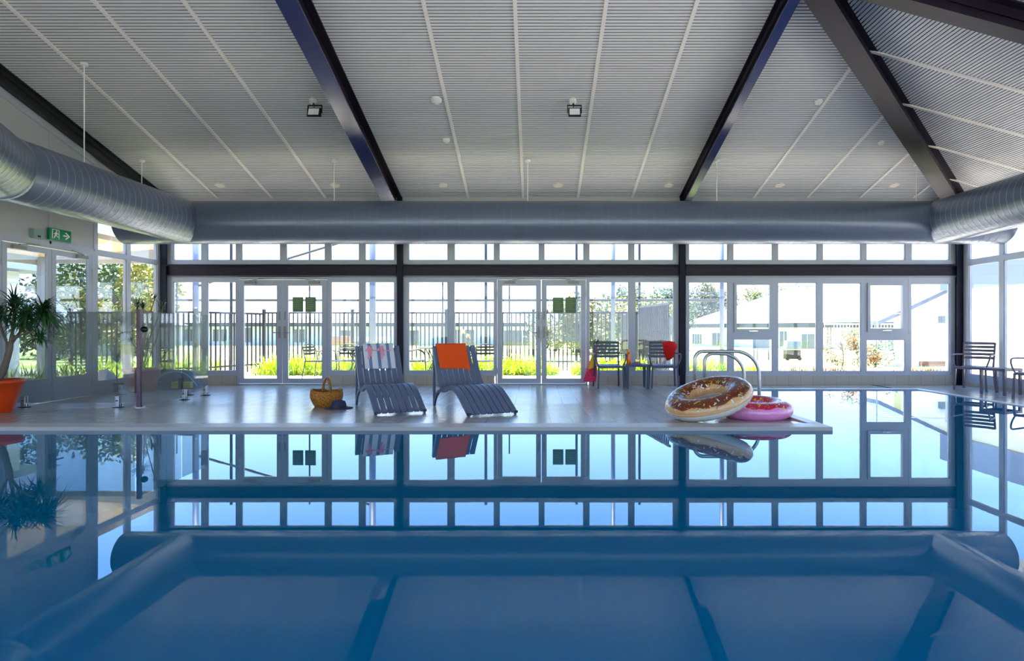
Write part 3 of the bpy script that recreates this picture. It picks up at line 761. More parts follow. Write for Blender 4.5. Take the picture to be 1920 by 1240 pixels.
# ------------------------------------------------------------------ loungers
PR_ = [(-.02, .87), (.06, .72), (.15, .56), (.25, .41), (.36, .31), (.47, .265), (.58, .275), (.70, .305), (.82, .325), (.95, .315), (1.1, .27), (1.25, .20), (1.42, .105), (1.58, .012)]
PATH = [(p.x, p.y) for p in cat_rom([(a, c, 0) for a, c in PR_], 4)]
LW = .65
def pnorm(i):
    a = PATH[max(i-1, 0)]; c = PATH[min(i+1, len(PATH)-1)]; d = Vector((c[0]-a[0], c[1]-a[1])).normalized()
    return Vector((-d.y, d.x))
def strip(b, i0, i1, y0, y1, off, th):
    top = []; bot = []
    for i in range(i0, i1+1):
        n_ = pnorm(i); s_, z = PATH[i]
        if n_.y < 0: n_ = -n_
        top.append((s_+n_.x*off, z+n_.y*off)); bot.append((s_+n_.x*(off-th), z+n_.y*(off-th)))
    for k in range(len(top)-1):
        b.prism([(top[k][0], y0, top[k][1]), (top[k][0], y1, top[k][1]), (bot[k][0], y1, bot[k][1]), (bot[k][0], y0, bot[k][1])],
                [(top[k+1][0], y0, top[k+1][1]), (top[k+1][0], y1, top[k+1][1]), (bot[k+1][0], y1, bot[k+1][1]), (bot[k+1][0], y0, bot[k+1][1])])
def make_lounger(name, label):
    t = thing(name, label, 'sun lounger')
    nS = 8; wS = LW/nS; N_ = len(PATH)-1
    for k in range(nS):
        b = MB(); strip(b, 0, N_, k*wS+.007, (k+1)*wS-.007, .010, .022)
        b.build('slat', M_LOUNGE, t)
    b = MB()
    for i in (1, 7, 15, 19, 27, 35, 43, N_-2):
        strip(b, i, i+1, .0, LW, -.004, .016)
    b.build('cross_bars', M_LOUNGE, t)
    for y in (0, LW-.03):
        b = MB(); strip(b, 0, N_, y, y+.03, .013, .055); b.build('side_rail', M_LOUNGE, t)
        b = MB(); b.beam((.0, y+.015, 0), (-.012, y+.015, .86), .032, .045, up=(1, 0, 0)); b.build('leg', M_LOUNGE, t)
        pts = [(.0, .02), (.05, .09), (.13, .165), (.25, .225), (.4, .25), (.5, .25)]
        b = MB()
        for p, q in zip(pts, pts[1:]): b.beam((p[0], y+.015, p[1]), (q[0], y+.015, q[1]), .03, .04)
        b.build('arched_brace', M_LOUNGE, t)
        b = MB(); b.box(1.545, 1.6, y-.003, y+.033, 0, .03); b.build('foot', M_BLACK, t)
    return t
def place3(o, p0, p1, wdir):
    x_ = (Vector(p1)-Vector(p0)).normalized(); y_ = Vector(wdir); z_ = x_.cross(y_).normalized(); y_ = z_.cross(x_).normalized()
    M = Matrix((x_, y_, z_)).transposed().to_4x4(); M.translation = Vector(p0); o.matrix_basis = M
L1 = make_lounger('sun_lounger', 'blue grey slatted lounger with the striped towel, left of the two')
place3(L1, (-2.67, 8.95, deckz(8.95)+.004), (-2.0, 7.51, deckz(7.51)+.012), (.905, .42, 0))
L2 = make_lounger('sun_lounger', 'blue grey slatted lounger with the orange towel, right of the two')
place3(L2, (-1.49, 8.80, deckz(8.8)+.004), (-.80, 7.32, deckz(7.32)+.012), (.91, .41, 0))

def drape(name, label, lounger, u0, u1, front, back, mats, stripes=None, skew=0.0, droop=0):
    """towel lying over the top of a lounger back; parts in the lounger's frame, thing on its own"""
    M = lounger.matrix_basis
    # arc samples: behind (downwards), over the top, front
    sec = []
    top = Vector(PATH[0]); n0 = pnorm(0)
    if n0.y < 0: n0 = -n0
    for k in range(6): sec.append((top.x-.030-.006*math.sin(k), top.y-back*(1-k/6)))
    sec.append((top.x-.022, top.y+.018)); sec.append((top.x+.004, top.y+.034)); 
    d = 0; i = 0
    while i < len(PATH)-1 and d < front:
        n_ = pnorm(i)
        if n_.y < 0: n_ = -n_
        sec.append((PATH[i][0]+n_.x*.022, PATH[i][1]+n_.y*.022))
        d += (Vector(PATH[i+1])-Vector(PATH[i])).length; i += 1
    C = 48; R = len(sec)
    b = MB(); P = []
    for r, (s_, z) in enumerate(sec):
        rowp = []
        for c in range(C+1):
            u = c/C; fr = max(0, (r-7)/(R-8))
            y = LW*(u0+(u1-u0)*u)+skew*fr
            wv = .004*math.sin(u*19+r*.5)*fr+.003*math.sin(u*7+r)
            dz = 0
            if r > 7: dz = -.035*droop*max(0, (u-.86)/.14)*fr - .012*droop*(1-u)*fr*-1
            rowp.append(M @ Vector((s_+wv*.7-dz*.4, y, z+abs(wv)+dz)))
        P.append(rowp)
    for r in range(R-1):
        for c in range(C):
            b.mi = stripes(c/C, r/R) if stripes else 0
            b.quad(P[r][c], P[r][c+1], P[r+1][c+1], P[r+1][c])
    base = M @ Vector((0, LW/2, .8))
    t = thing(name, label, 'towel', tuple(base))
    o = b.build('cloth', mats, t, world=True, solid=.008)
    # weld so that the cloth is one smooth sheet
    bm = bmesh.new(); bm.from_mesh(o.data); bmesh.ops.remove_doubles(bm, verts=bm.verts, dist=1e-5); bmesh.ops.recalc_face_normals(bm, faces=bm.faces); bm.to_mesh(o.data); bm.free()
    o.data.polygons.foreach_set('use_smooth', [True]*len(o.data.polygons))
    return t, P, sec
tw, P, sec = drape('beach_towel', 'white and blue striped beach towel hung over the left lounger', L1, .17, .86, .40, .16, [M_TWHITE, M_TBLUE],
          stripes=lambda u, v: 1 if (.13 < u < .24 or .42 < u < .54 or .73 < u < .84) else 0)
tw2, P2, sec2 = drape('beach_towel', 'plain orange beach towel hung over the right lounger', L2, .08, .78, .42, .2, [M_ORANGE], skew=.0, droop=1)
# pink ribbons tied over the striped towel
b = MB()
M1 = L1.matrix_basis
def onback(u, d, off):
    i = 0; dd = 0
    while i < len(PATH)-2 and dd+(Vector(PATH[i+1])-Vector(PATH[i])).length < d:
        dd += (Vector(PATH[i+1])-Vector(PATH[i])).length; i += 1
    a = Vector(PATH[i]); c = Vector(PATH[i+1]); f_ = (d-dd)/max((c-a).length, 1e-6); p = a+(c-a)*f_
    n_ = pnorm(i); n_ = n_ if n_.y > 0 else -n_
    return M1 @ Vector((p.x+n_.x*off, LW*u, p.y+n_.y*off))
for uc, dx in ((.30, -.03), (.55, .02)):
    b.grid([[onback(uc+dx*k/6-.020+.01*math.sin(k), .02+k*.045, .040), onback(uc+dx*k/6+.028+.01*math.sin(k), .02+k*.045, .042)] for k in range(6)])
    b.grid([[onback(uc+.05+dx*k/6-.012, .02+k*.035, .046), onback(uc+.05+dx*k/6+.018, .02+k*.035, .046)] for k in range(6)])
    for s_ in (-1, 1):
        b.grid([[onback(uc+s_*(.01+.018*k), .075-.012*math.sin(k), .048+.01*math.sin(k)), onback(uc+s_*(.01+.018*k), .10+.012*math.sin(k), .048+.01*math.sin(k))] for k in range(5)])
for k in range(1):
    b.grid([[onback(.20+.075*j, .085+.008*math.sin(j*2), .038), onback(.20+.075*j, .10+.008*math.sin(j*2), .038)] for j in range(9)])
t = thing('bikini_top', 'pink ribboned swim top lying over the striped towel', 'swimwear', tuple(onback(.4, .1, .04)))
b.build('ribbons', M_PINK, t, world=True, solid=.003)

# ------------------------------------------------------------------ inflatable rings
M_ICB = mat('chocolate_print', (124, 50, 22), .28, noise=.12, nscale=30, coat=.6)
M_DOUGH = mat('dough_print', (232, 176, 112), .28, noise=.1, nscale=8, coat=.6)
M_VINYL = mat('clear_white_vinyl', (232, 224, 214), .2, noise=.05, coat=.8)
M_SP = [mat('sprinkle_white', (246, 244, 240), .3, noise=.02), mat('sprinkle_yellow', (240, 206, 60), .3, noise=.02), mat('sprinkle_green', (150, 190, 50), .3, noise=.02), mat('sprinkle_red', (216, 50, 40), .3, noise=.02), mat('sprinkle_amber', (240, 150, 50), .3, noise=.02)]
M_ICP = mat('pink_icing_print', (222, 30, 74), .28, noise=.12, nscale=30, coat=.6)
M_PINKV = mat('pink_vinyl', (246, 150, 206), .2, noise=.05, coat=.8)
def ring(name, label, R, r, flat, ice, body, side, seed, center, M):
    random.seed(seed)
    nu, nv = 400, 120
    mats = [body, ice, side] + M_SP
    sp_ = []
    for _ in range(230):
        sp_.append((random.random()*2*PI, PI/2+random.uniform(-1.25, 1.25), random.random()*PI, random.choice([0, 0, 1, 1, 2, 3, 4]), random.uniform(.014, .026), random.uniform(.0045, .007)))
    dots = [(random.random()*2*PI, PI/2+random.uniform(-1.2, 1.2)) for _ in range(160)]
    grid = {}
    V = []
    def pt(i, j):
        u = 2*PI*i/nu; v = 2*PI*j/nv
        puck = 1+.012*math.cos(u*34)*max(0, math.cos(v))**2 - .02*max(0, math.cos(u*34))*max(0, -math.cos(v))
        rr = r*puck
        return ((R+rr*math.cos(v))*math.cos(u), (R+rr*math.cos(v))*math.sin(u), rr*flat*math.sin(v))
    b = MB(); b.v = [pt(i, j) for i in range(nu) for j in range(nv)]
    # bucket sprinkles
    for i in range(nu):
        u = 2*PI*(i+.5)/nu
        near = [s_ for s_ in sp_ if abs((s_[0]-u+PI) % (2*PI)-PI) < .09]
        nd = [s_ for s_ in dots if abs((s_[0]-u+PI) % (2*PI)-PI) < .03]
        edge_o = PI/2-1.02-.10*math.sin(u*7+1)-.06*math.sin(u*13+2); edge_i = PI/2+1.0+.10*math.sin(u*6)+.05*math.sin(u*11)
        for j in range(nv):
            v = 2*PI*(j+.5)/nv
            m_ = 2 if (v > PI+.2 and v < 2*PI-.15) else 0
            if edge_o < v < edge_i: m_ = 1
            hw = R+r*math.cos(v)
            for s_ in near:
                dx = ((s_[0]-u+PI) % (2*PI)-PI)*hw; dy = (s_[1]-v)*r
                a = dx*math.cos(s_[2])+dy*math.sin(s_[2]); c = -dx*math.sin(s_[2])+dy*math.cos(s_[2])
                if abs(a) < s_[4] and abs(c) < s_[5]: m_ = 3+s_[3]; break
            else:
                if m_ == 1:
                    for s_ in nd:
                        dx = ((s_[0]-u+PI) % (2*PI)-PI)*hw; dy = (s_[1]-v)*r
                        if dx*dx+dy*dy < .0055**2: m_ = 4; break
            i2 = (i+1) % nu; j2 = (j+1) % nv
            b.f.append((i*nv+j, i2*nv+j, i2*nv+j2, i*nv+j2)); b.m.append(m_)
    t = thing(name, label, 'pool ring', center)
    t.matrix_basis = Matrix.Translation(Vector(center)) @ M
    o = b.build('inflated_tube', mats, t, smooth=True)
    # seam welds and valve
    s1 = MB(); q = (R+r*1.005)
    s1.grid([[(rr*math.cos(2*PI*k/120), rr*math.sin(2*PI*k/120), 0.0) for k in range(121)] for rr in (q-.004, q+.007)])
    s1.build('weld_seam', M_VINYL, t, solid=.002)
    vv = MB(); vv.lathe([(.014, -.008), (.014, .01), (.010, .016)], (-(R)*math.cos(.4), R*math.sin(.4), r*flat*.97), 12); vv.build('air_valve', M_VINYL, t)
    return t
ring('pool_ring', 'pink doughnut swim ring lying flat on the deck at the pool edge', .315, .135, .80, M_ICP, M_PINKV, M_PINKV, 3,
     (2.64, 7.30, deckz(7.2)+.112), Matrix.Rotation(math.radians(2.3), 4, 'X'))
ring('pool_ring', 'brown iced doughnut swim ring leaning on the pink one', .362, .145, .86, M_ICB, M_DOUGH, M_VINYL, 5,
     (2.03, 7.08, deckz(7.1)+.250), Matrix.Rotation(math.radians(-17), 4, 'Y') @ Matrix.Rotation(math.radians(9), 4, 'X'))

# ------------------------------------------------------------------ ladder rails
def grab(Y, X0, X1, z, lb, foot):
    t = thing('pool_grab_rail', lb, 'grab rail', (X0, Y, deckz(Y)), group='stainless ladder rails')
    r = .20
    pts = [(X0, deckz(Y)), (X0, z-r*.6)] + [(X0+r*.6*(1-math.cos(a)), z-r*.6*(1-math.sin(a))) for a in [k*PI/2/8 for k in range(1, 9)]]
    R2 = r*1.7
    pts += [(X1-R2+R2*math.sin(a), z-R2*(1-math.cos(a))) for a in [k*PI/2/10 for k in range(0, 11)]] + [(X1, foot)]
    MB().tube([(p[0], Y, p[1]) for p in pts], .025, 14).build('rail', M_RAIL, t, world=True, smooth=True)
    MB().lathe([(.045, 0), (.045, .008), (.026, .03)], (X0, Y, deckz(Y)), 18).build('anchor_cup', M_CHROME, t, world=True)
    return t
grab(8.62, wx(1302.5, 8.62), PEN_X+.06, CH-(656.5-615)*8.62/F-.02, 'polished ladder rail with the higher and wider arch', -.9)
grab(9.24, wx(1321, 9.24), PEN_X+.06, CH-(660-615)*9.24/F-.03, 'polished ladder rail with the lower and narrower arch', -.9)
# submerged treads between the rails
t = thing('pool_ladder_steps', 'metal ladder treads under the water by the rails', 'ladder steps', (PEN_X+.1, 8.93, -.7))
for z in (-.3, -.6, -.85):
    MB().box(PEN_X+.02, PEN_X+.10, 8.6, 9.26, z, z+.03).build('tread', M_CHROME, t, world=True)

# ------------------------------------------------------------------ armchairs and small tables indoors
def make_chair(label, m, name='armchair'):
    t = thing(name, label, 'chair')
    W = .235; sz_ = .44
    # seat: curved slats in one pan with slots
    b = MB()
    for k in range(7):
        x0 = -W+k*2*W/7
        prof = [(-.24, sz_-.012), (-.18, sz_), (0, sz_-.012), (.14, sz_-.006), (.20, sz_+.004)]
        for p, q in zip(prof, prof[1:]):
            b.prism([(x0+.003, p[0], p[1]-.018), (x0+2*W/7-.003, p[0], p[1]-.018), (x0+2*W/7-.003, p[0], p[1]), (x0+.003, p[0], p[1])],
                    [(x0+.003, q[0], q[1]-.018), (x0+2*W/7-.003, q[0], q[1]-.018), (x0+2*W/7-.003, q[0], q[1]), (x0+.003, q[0], q[1])])
    b.box(-W, W, -.25, -.22, sz_-.05, sz_-.008); b.box(-W, W, .18, .21, sz_-.045, sz_-.005)
    b.build('seat', m, t)
    # back posts
    for s_ in (-1, 1):
        b = MB(); b.beam((s_*W, .20, sz_-.03), (s_*(W+.012), .27, .88), .028, .035, up=(0, 1, 0)); b.build('back_post', m, t)
        b = MB(); b.beam((s_*W, .20, sz_-.02), (s_*(W+.02), .27, 0), .028, .038, up=(0, 1, 0)); b.build('leg', m, t)
        b = MB(); b.beam((s_*(W+.0), -.235, sz_-.02), (s_*(W+.015), -.255, 0), .03, .036, up=(0, 1, 0)); b.build('leg', m, t)
        arm = cat_rom([(s_*W, -.22, sz_-.02), (s_*(W+.035), -.235, sz_+.07), (s_*(W+.06), -.225, .60), (s_*(W+.06), -.19, .652), (s_*(W+.055), -.05, .66), (s_*(W+.03), .14, .655), (s_*(W+.008), .235, .66)], 4)
        b = MB(); b.tube(arm, .0145, 8); b.build('armrest', m, t, smooth=True)
    for k in range(5):
        z = .57+k*.068; y = .20+(z-sz_)*.16
        b = MB(); n_ = 8
        for i in range(n_):
            xa = -W+2*W*i/n_; xb = -W+2*W*(i+1)/n_
            ya = y+.03*(1-(xa/W)**2); yb = y+.03*(1-(xb/W)**2)
            b.prism([(xa, ya-.007, z), (xb, yb-.007, z), (xb, yb+.007, z), (xa, ya+.007, z)], [(xa, ya-.003, z+.048), (xb, yb-.003, z+.048), (xb, yb+.011, z+.048), (xa, ya+.011, z+.048)])
        b.build('back_slat', m, t)
    return t
def put(o, X, Y, rz, z=None, sc=1):
    o.matrix_basis = Matrix.Translation(Vector((X, Y, (deckz(Y) if z is None else z)))) @ Matrix.Rotation(rz, 4, 'Z') @ Matrix.Scale(sc, 4)
def dup(o, label):
    c = copy_tree(o); c['label'] = label; return c
c1 = make_chair('dark blue grey armchair with the crimson bag hanging from its back', M_CHAIR)
put(c1, wx(1141, 11.72), 11.72, math.radians(4))
c2 = dup(c1, 'dark blue grey armchair with the red towel over its back corner')
put(c2, wx(1244, 11.72), 11.72, math.radians(-5))
c3 = make_chair('taupe armchair by the right wall, whole and nearest the window corner', M_CHAIRW)
put(c3, 8.22, 11.28, math.radians(-52))
c4 = dup(c3, 'taupe armchair cut off by the right picture edge, beyond the low table')
put(c4, 8.15, 9.75, math.radians(-62))
def make_table(label, m, w=.46, d=.42, h=.46):
    t = thing('side_table', label, 'table')
    b = MB()
    for k in range(6): b.box(-w/2+k*w/6+.003, -w/2+(k+1)*w/6-.003, -d/2+.01, d/2-.01, h-.018, h)
    b.box(-w/2, w/2, -d/2, -d/2+.02, h-.045, h-.002); b.box(-w/2, w/2, d/2-.02, d/2, h-.045, h-.002)
    b.box(-w/2, -w/2+.012, -d/2, d/2, h-.045, h-.002); b.box(w/2-.012, w/2, -d/2, d/2, h-.045, h-.002)
    b.build('table_top', m, t)
    for sx in (-1, 1):
        for sy_ in (-1, 1):
            x_ = sx*(w/2-.03); y_ = sy_*(d/2-.02)
            MB().prism([(x_-.022, y_-.014, 0), (x_+.022, y_-.014, 0), (x_+.022, y_+.014, 0), (x_-.022, y_+.014, 0)],
                       [(x_-.03, y_-.018, h-.03), (x_+.03, y_-.018, h-.03), (x_+.03, y_+.018, h-.03), (x_-.03, y_+.018, h-.03)]).build('leg', m, t)
    return t
t1 = make_table('low blue grey side table between the two armchairs, holding an orange bottle', M_CHAIR, w=.45)
put(t1, wx(1192.5, 11.66), 11.66, 0)
TZ = deckz(11.66)+.46
t2 = make_table('low taupe side table between the armchairs on the right deck', M_CHAIRW, w=.46)
put(t2, 8.12, 10.52, math.radians(20))
# bottle
X, Y = wx(1178.5, 11.58), 11.58
t = thing('drink_bottle', 'tall orange bottle standing on the low side table', 'bottle', (X, Y, TZ))
MB().lathe([(.040, 0), (.045, .01), (.047, .10), (.045, .19), (.038, .225)], (X, Y, TZ), 20).build('bottle_body', M_BOTTLE, t, world=True, smooth=True)
MB().lathe([(.030, .22), (.031, .25), (.022, .275), (.012, .29)], (X, Y, TZ), 16).build('cap', M_BOTTLET, t, world=True, smooth=True)
# crumpled mauve swim cap / goggles
X = wx(1194, 11.6); t = thing('folded_cloth', 'small crumpled mauve cloth lying on the low side table', 'cloth', (X, 11.6, TZ))
b = MB(); P = []
for i in range(9):
    rr = [(.002+.068*math.sin(PI/2*i/8))*(1+.12*math.sin(5*a+i)) for a in [2*PI*k/20 for k in range(21)]]
    P.append([(X+rr[k]*math.cos(2*PI*k/20)*1.25, 11.6+rr[k]*math.sin(2*PI*k/20), TZ+.003+.045*math.cos(PI/2*i/8)+.006*math.sin(k*1.9)*(1-i/8)) for k in range(21)])
b.grid(P); b.build('crumpled_fabric', M_PURPLE, t, world=True, smooth=True)
# red towel over chair 2
X0 = wx(1256, 11.9); t = thing('hand_towel', 'bunched red towel over the corner of the right armchair', 'towel', (X0, 11.9, .8))
b = MB(); C = put
P = []
outl = [(-.13, .80, .05), (-.155, .845, .10), (-.11, .875, .12), (0, .89, .13), (.08, .875, .12), (.145, .82, .10), (.15, .75, .09), (.10, .66, .08), (.09, .58, .08), (.02, .52, .05), (-.05, .495, .04), (-.10, .60, .05), (-.115, .70, .05)]
cx, cz_ = 0, .70
front = []
for k in range(13):
    ox, oz, th = outl[k]
    front.append([(X0+cx+(ox-cx)*f_, 11.93-.10*math.sqrt(max(0, 1-f_**2))-.012*math.sin(k*2.1+f_*8), FL+.012+cz_+(oz-cz_)*f_) for f_ in [j/7 for j in range(8)]])
front.append(front[0]); b.grid(front)
back_ = [[(p[0], 11.93+(11.93-p[1])*.5, p[2]) for p in r_] for r_ in front]; b.grid(back_)
o = b.build('bunched_cloth', M_RED, t, world=True, smooth=True)
# beach bag hanging from chair 1
Xb = wx(1110, 11.95); t = thing('beach_bag', 'crimson patterned drawstring bag hanging from the left armchair', 'bag', (Xb, 11.95, .3))
b = MB(); P = []
for i in range(12):
    f_ = i/11; z = FL+.80-.70*f_; hw = .012+.125*f_**.9*(1 if f_ < .93 else .85); cxx = Xb+.085-.13*f_; dp = .012+.07*f_
    P.append([(cxx+hw*math.cos(a)*(1+.06*math.sin(3*a+i)), 11.98+dp*math.sin(a), z+.012*math.sin(4*a+i)) for a in [2*PI*k/20 for k in range(21)]])
b.grid(P[4:]); b.poly([p for p in P[-1][:20]]); b.build('bag_body', M_BAG, t, world=True, smooth=True)
b = MB(); b.grid(P[:5]); b.build('drawn_neck', M_BAG, t, world=True, smooth=True)
b = MB(); b.grid([[(p[0]-.004+.0*k, p[1]-.006, p[2]) for p in r_[12:17]] for k, r_ in enumerate(P[2:8])]); b.build('yellow_panel', M_BAGY, t, world=True, solid=.004)
b = MB(); b.tube([(Xb+.085, 11.98, FL+.80), (Xb+.10, 11.97, FL+.87), (Xb+.13, 11.98, FL+.93), (Xb+.125, 12.0, FL+.84)], .009, 8); b.build('strap', M_DKMETAL, t, world=True)

# ------------------------------------------------------------------ basket and hat
X, Y = wx(611, 8.72), 8.75; Z = deckz(Y)
t = thing('wicker_basket', 'round honey coloured wicker basket with a tall handle on the deck', 'basket', (X, Y, Z))
b = MB(); P = []
for i in range(15):
    f_ = i/14; z = .205*f_; r = .135+.085*math.sin(PI*.62*f_+.15)
    P.append([(X+r*math.cos(a)*1.04, Y+r*math.sin(a)*.85, Z+z+.035*f_*abs(math.cos(a))+.004*math.sin(24*a+i*PI)) for a in [2*PI*k/96 for k in range(97)]])
b.grid(P); b.poly([p for p in P[0][:96]]); o = b.build('basket_body', M_WICKER, t, world=True, smooth=True, solid=.012)
b = MB(); rim = [tuple(Vector(p)+Vector((0, 0, .004))) for p in P[-1][::3]]; b.tube(rim, .013, 8); b.build('rim', M_WICKER, t, world=True, smooth=True)
b = MB()
for dy in (-.03, .0, .03):
    b.tube([(X+.005+.055*(1-(a/PI*2-1)**2*0)*math.cos(a)*(1.0 if True else 0), Y+dy, Z+.17+.24*math.sin(a)**.8) for a in [PI*k/20 for k in range(21)]], .009, 8)
b.build('handle', M_WICKER, t, world=True, smooth=True)
X, Y = wx(632, 8.33), 8.40; Z = deckz(Y)
t = thing('sun_hat', 'navy brimmed hat lying on the deck against the wicker basket', 'hat', (X, Y, Z))
MB().lathe([(.19, .004), (.195, .010), (.15, .016), (.105, .022)], (X, Y, Z), 36).build('brim', M_HAT, t, world=True, smooth=True)
MB().lathe([(.107, .018), (.100, .07), (.085, .105), (.05, .118), (.01, .112)], (X, Y, Z), 36).build('crown', M_HAT, t, world=True, smooth=True)
MB().lathe([(.1085, .022), (.106, .045)], (X, Y, Z), 36).build('hat_band', M_BLACK, t, world=True)

# ------------------------------------------------------------------ glass barrier around the left doors
def panel(a, c, z0, z1, lb):
    a = Vector((*a, 0)); c = Vector((*c, 0)); d = (c-a).normalized(); n_ = Vector((-d.y, d.x, 0))*.006
    t = thing('glass_barrier_panel', lb, 'glass panel', (a.x, a.y, z0))
    b = MB(); b.prism([(a-n_)+Vector((0, 0, z0)), (c-n_)+Vector((0, 0, z0)), (c+n_)+Vector((0, 0, z0)), (a+n_)+Vector((0, 0, z0))],
                      [(a-n_)+Vector((0, 0, z1)), (c-n_)+Vector((0, 0, z1)), (c+n_)+Vector((0, 0, z1)), (a+n_)+Vector((0, 0, z1))])
    b.build('glass_sheet', M_FENCEGLASS, t, world=True)
def spigot(X, Y, h, lb):
    z = deckz(Y); t = thing('glass_clamp', lb, 'glass clamp', (X, Y, z), group='floor clamps of the glass barrier')
    MB().lathe([(.075, 0), (.078, .006), (.074, .012)], (X, Y, z), 20).build('base_disc', M_DKMETAL, t, world=True)
    b = MB(); 
    for s_ in (-1, 1): b.box(X-.028, X+.028, Y+s_*.022-.014, Y+s_*.022+.014, z+.01, z+h)
    b.box(X-.028, X+.028, Y-.03, Y+.03, z+.01, z+.06); b.build('clamp_body', M_CHROME, t, world=True, bevel=.004)
    MB().lathe([(.006, 0), (.010, .012)], (X, Y-.036, z+h*.6), 10, Matrix.Rotation(PI/2, 4, 'X')).build('grub_screw', M_DKMETAL, t, world=True)
FY, BYp, SX, GZ = 8.60, 10.40, -5.66, 1.315
panel((XL+.04, FY), (SX-.06, FY), FL+.09, GZ, 'clear barrier panel facing the pool in front of the left doors')
panel((SX, FY+.06), (SX, 9.62), FL+.04, GZ, 'clear gate panel beside the stainless post')
panel((SX, 9.66), (SX, BYp), FL+.09, GZ-.01, 'clear side panel behind the gate panel')
spigot(wx(46, FY), FY, .165, 'steel glass clamp near the orange pot')
spigot(wx(222, FY), FY, .165, 'steel glass clamp left of the stainless post')
spigot(SX, 9.72, .165, 'steel glass clamp nearest along the side panel')
spigot(SX, 10.34, .165, 'steel glass clamp at the rear end of the side panel')
spigot(-5.98, 10.4, .09, 'low steel floor clamp just left of the rear corner')
spigot(-7.18, 10.45, .165, 'steel glass clamp in front of the terracotta pot')
Xp = wx(261, FY); z = deckz(FY)
t = thing('gate_post', 'slim stainless gate post standing in the glass barrier', 'post', (Xp, FY, z))
MB().box(Xp-.026, Xp+.026, FY-.026, FY+.026, z, GZ+.04).build('post_tube', M_POST, t, world=True, bevel=.004)
MB().lathe([(.075, 0), (.075, .01)], (Xp, FY, z), 20).build('base_plate', M_CHROME, t, world=True)
Xk = wx(272, FY)
b = MB(); b.tube([(Xp+.02, FY, 1.065), (Xk, FY-.01, 1.065)], .012, 10); b.lathe([(.01, -.045), (.038, -.03), (.05, 0), (.038, .03), (.01, .045)], (Xk+.01, FY-.03, 1.067), 20)
b.build('latch_knob', M_BLACK, t, world=True, smooth=True)

# ------------------------------------------------------------------ plants
def blade(b, p, d, L, w_, droop, n_=5):
    """a ribbon leaf from p along direction d, bending down"""
    d = Vector(d).normalized(); p = Vector(p); sd = d.cross(Vector((0, 0, 1)))
    if sd.length < .05: sd = Vector((1, 0, 0))
    sd.normalize(); pts = []
    cur = p.copy(); dv = d.copy()
    for k in range(n_+1):
        f_ = k/n_; ww = w_*(.55+.9*f_ if f_ < .35 else (1-f_)*1.35)*.5+.0006
        pts.append([cur-sd*ww, cur+sd*ww])
        cur = cur+dv*L/n_; dv = (dv+Vector((0, 0, -droop/n_))).normalized()
    b.grid(pts)
def rosette(c, n_, L, w_, droop=1.4, up=.3, seed=0):
    random.seed(seed); b = MB()
    for i in range(n_):
        a = random.random()*2*PI; e_ = random.uniform(-.35, 1.2)+up*.3
        d = (math.cos(a)*math.cos(e_), math.sin(a)*math.cos(e_), math.sin(e_))
        blade(b, Vector(c)+Vector((0, 0, random.uniform(-.08, .04)*L*2)), d, L*random.uniform(.7, 1.1), w_, droop*random.uniform(.6, 1.3))
    return b
def pot(t, X, Y, Z, r0, r1, h, m, rim=.02):
    MB().lathe([(r0*.96, 0), (r0, .01), (r0+(r1-r0)*.6, h*.5), (r1*.98, h-.05), (r1+rim*.5, h-.045), (r1+rim*.5, h), (r1-.02, h), (r1-.03, h-.04)], (X, Y, Z), 40).build('pot', m, t, world=True, smooth=True)
    MB().lathe([(r1-.032, h-.05), (r1-.04, h-.035)], (X, Y, Z), 30).build('soil', M_SOIL, t, world=True)
Yp = 7.85; Xp = wx(-8, Yp); Z = deckz(Yp)
t = thing('potted_dracaena', 'tall dragon tree with drooping dark leaves in a glossy orange pot', 'potted plant', (Xp, Yp, Z))
pot(t, Xp, Yp, Z, .17, .285, .43, M_OPOT)
def P_(px, py, Y=Yp): return (wx(px, Y), Y, wz(py, Y))
b = MB(); b.tube(cat_rom([(Xp, Yp, Z+.38), P_(8, 690), P_(18, 655), P_(24, 628)], 4), [.045]*5+[.038]*4+[.03]*4, 10)
b.tube(cat_rom([P_(22, 640), P_(24, 615), P_(28, 585)], 4), .02, 8)
b.tube(cat_rom([P_(20, 648), P_(36, 625), P_(58, 603), P_(76, 598, 7.75)], 4), .016, 8)
b.tube(cat_rom([P_(22, 640), P_(40, 628, 7.7), P_(62, 622, 7.6)], 4), .015, 8)
b.tube(cat_rom([P_(18, 655), P_(4, 620, 7.9), P_(-6, 590, 7.9)], 4), .016, 8)
b.build('trunk', M_BARK, t, world=True, smooth=True)
for i, (c, n_, L) in enumerate(((P_(27, 578), 170, .42), (P_(80, 590, 7.75), 170, .42), (P_(52, 592, 7.6), 120, .36), (P_(75, 635, 7.7), 90, .28), (P_(-6, 590), 110, .38), (P_(42, 610, 7.9), 100, .32))):
    rosette(c, n_, L, .024, 2.0, .3, i+3).build('leaf_crown', M_LEAF, t, world=True)
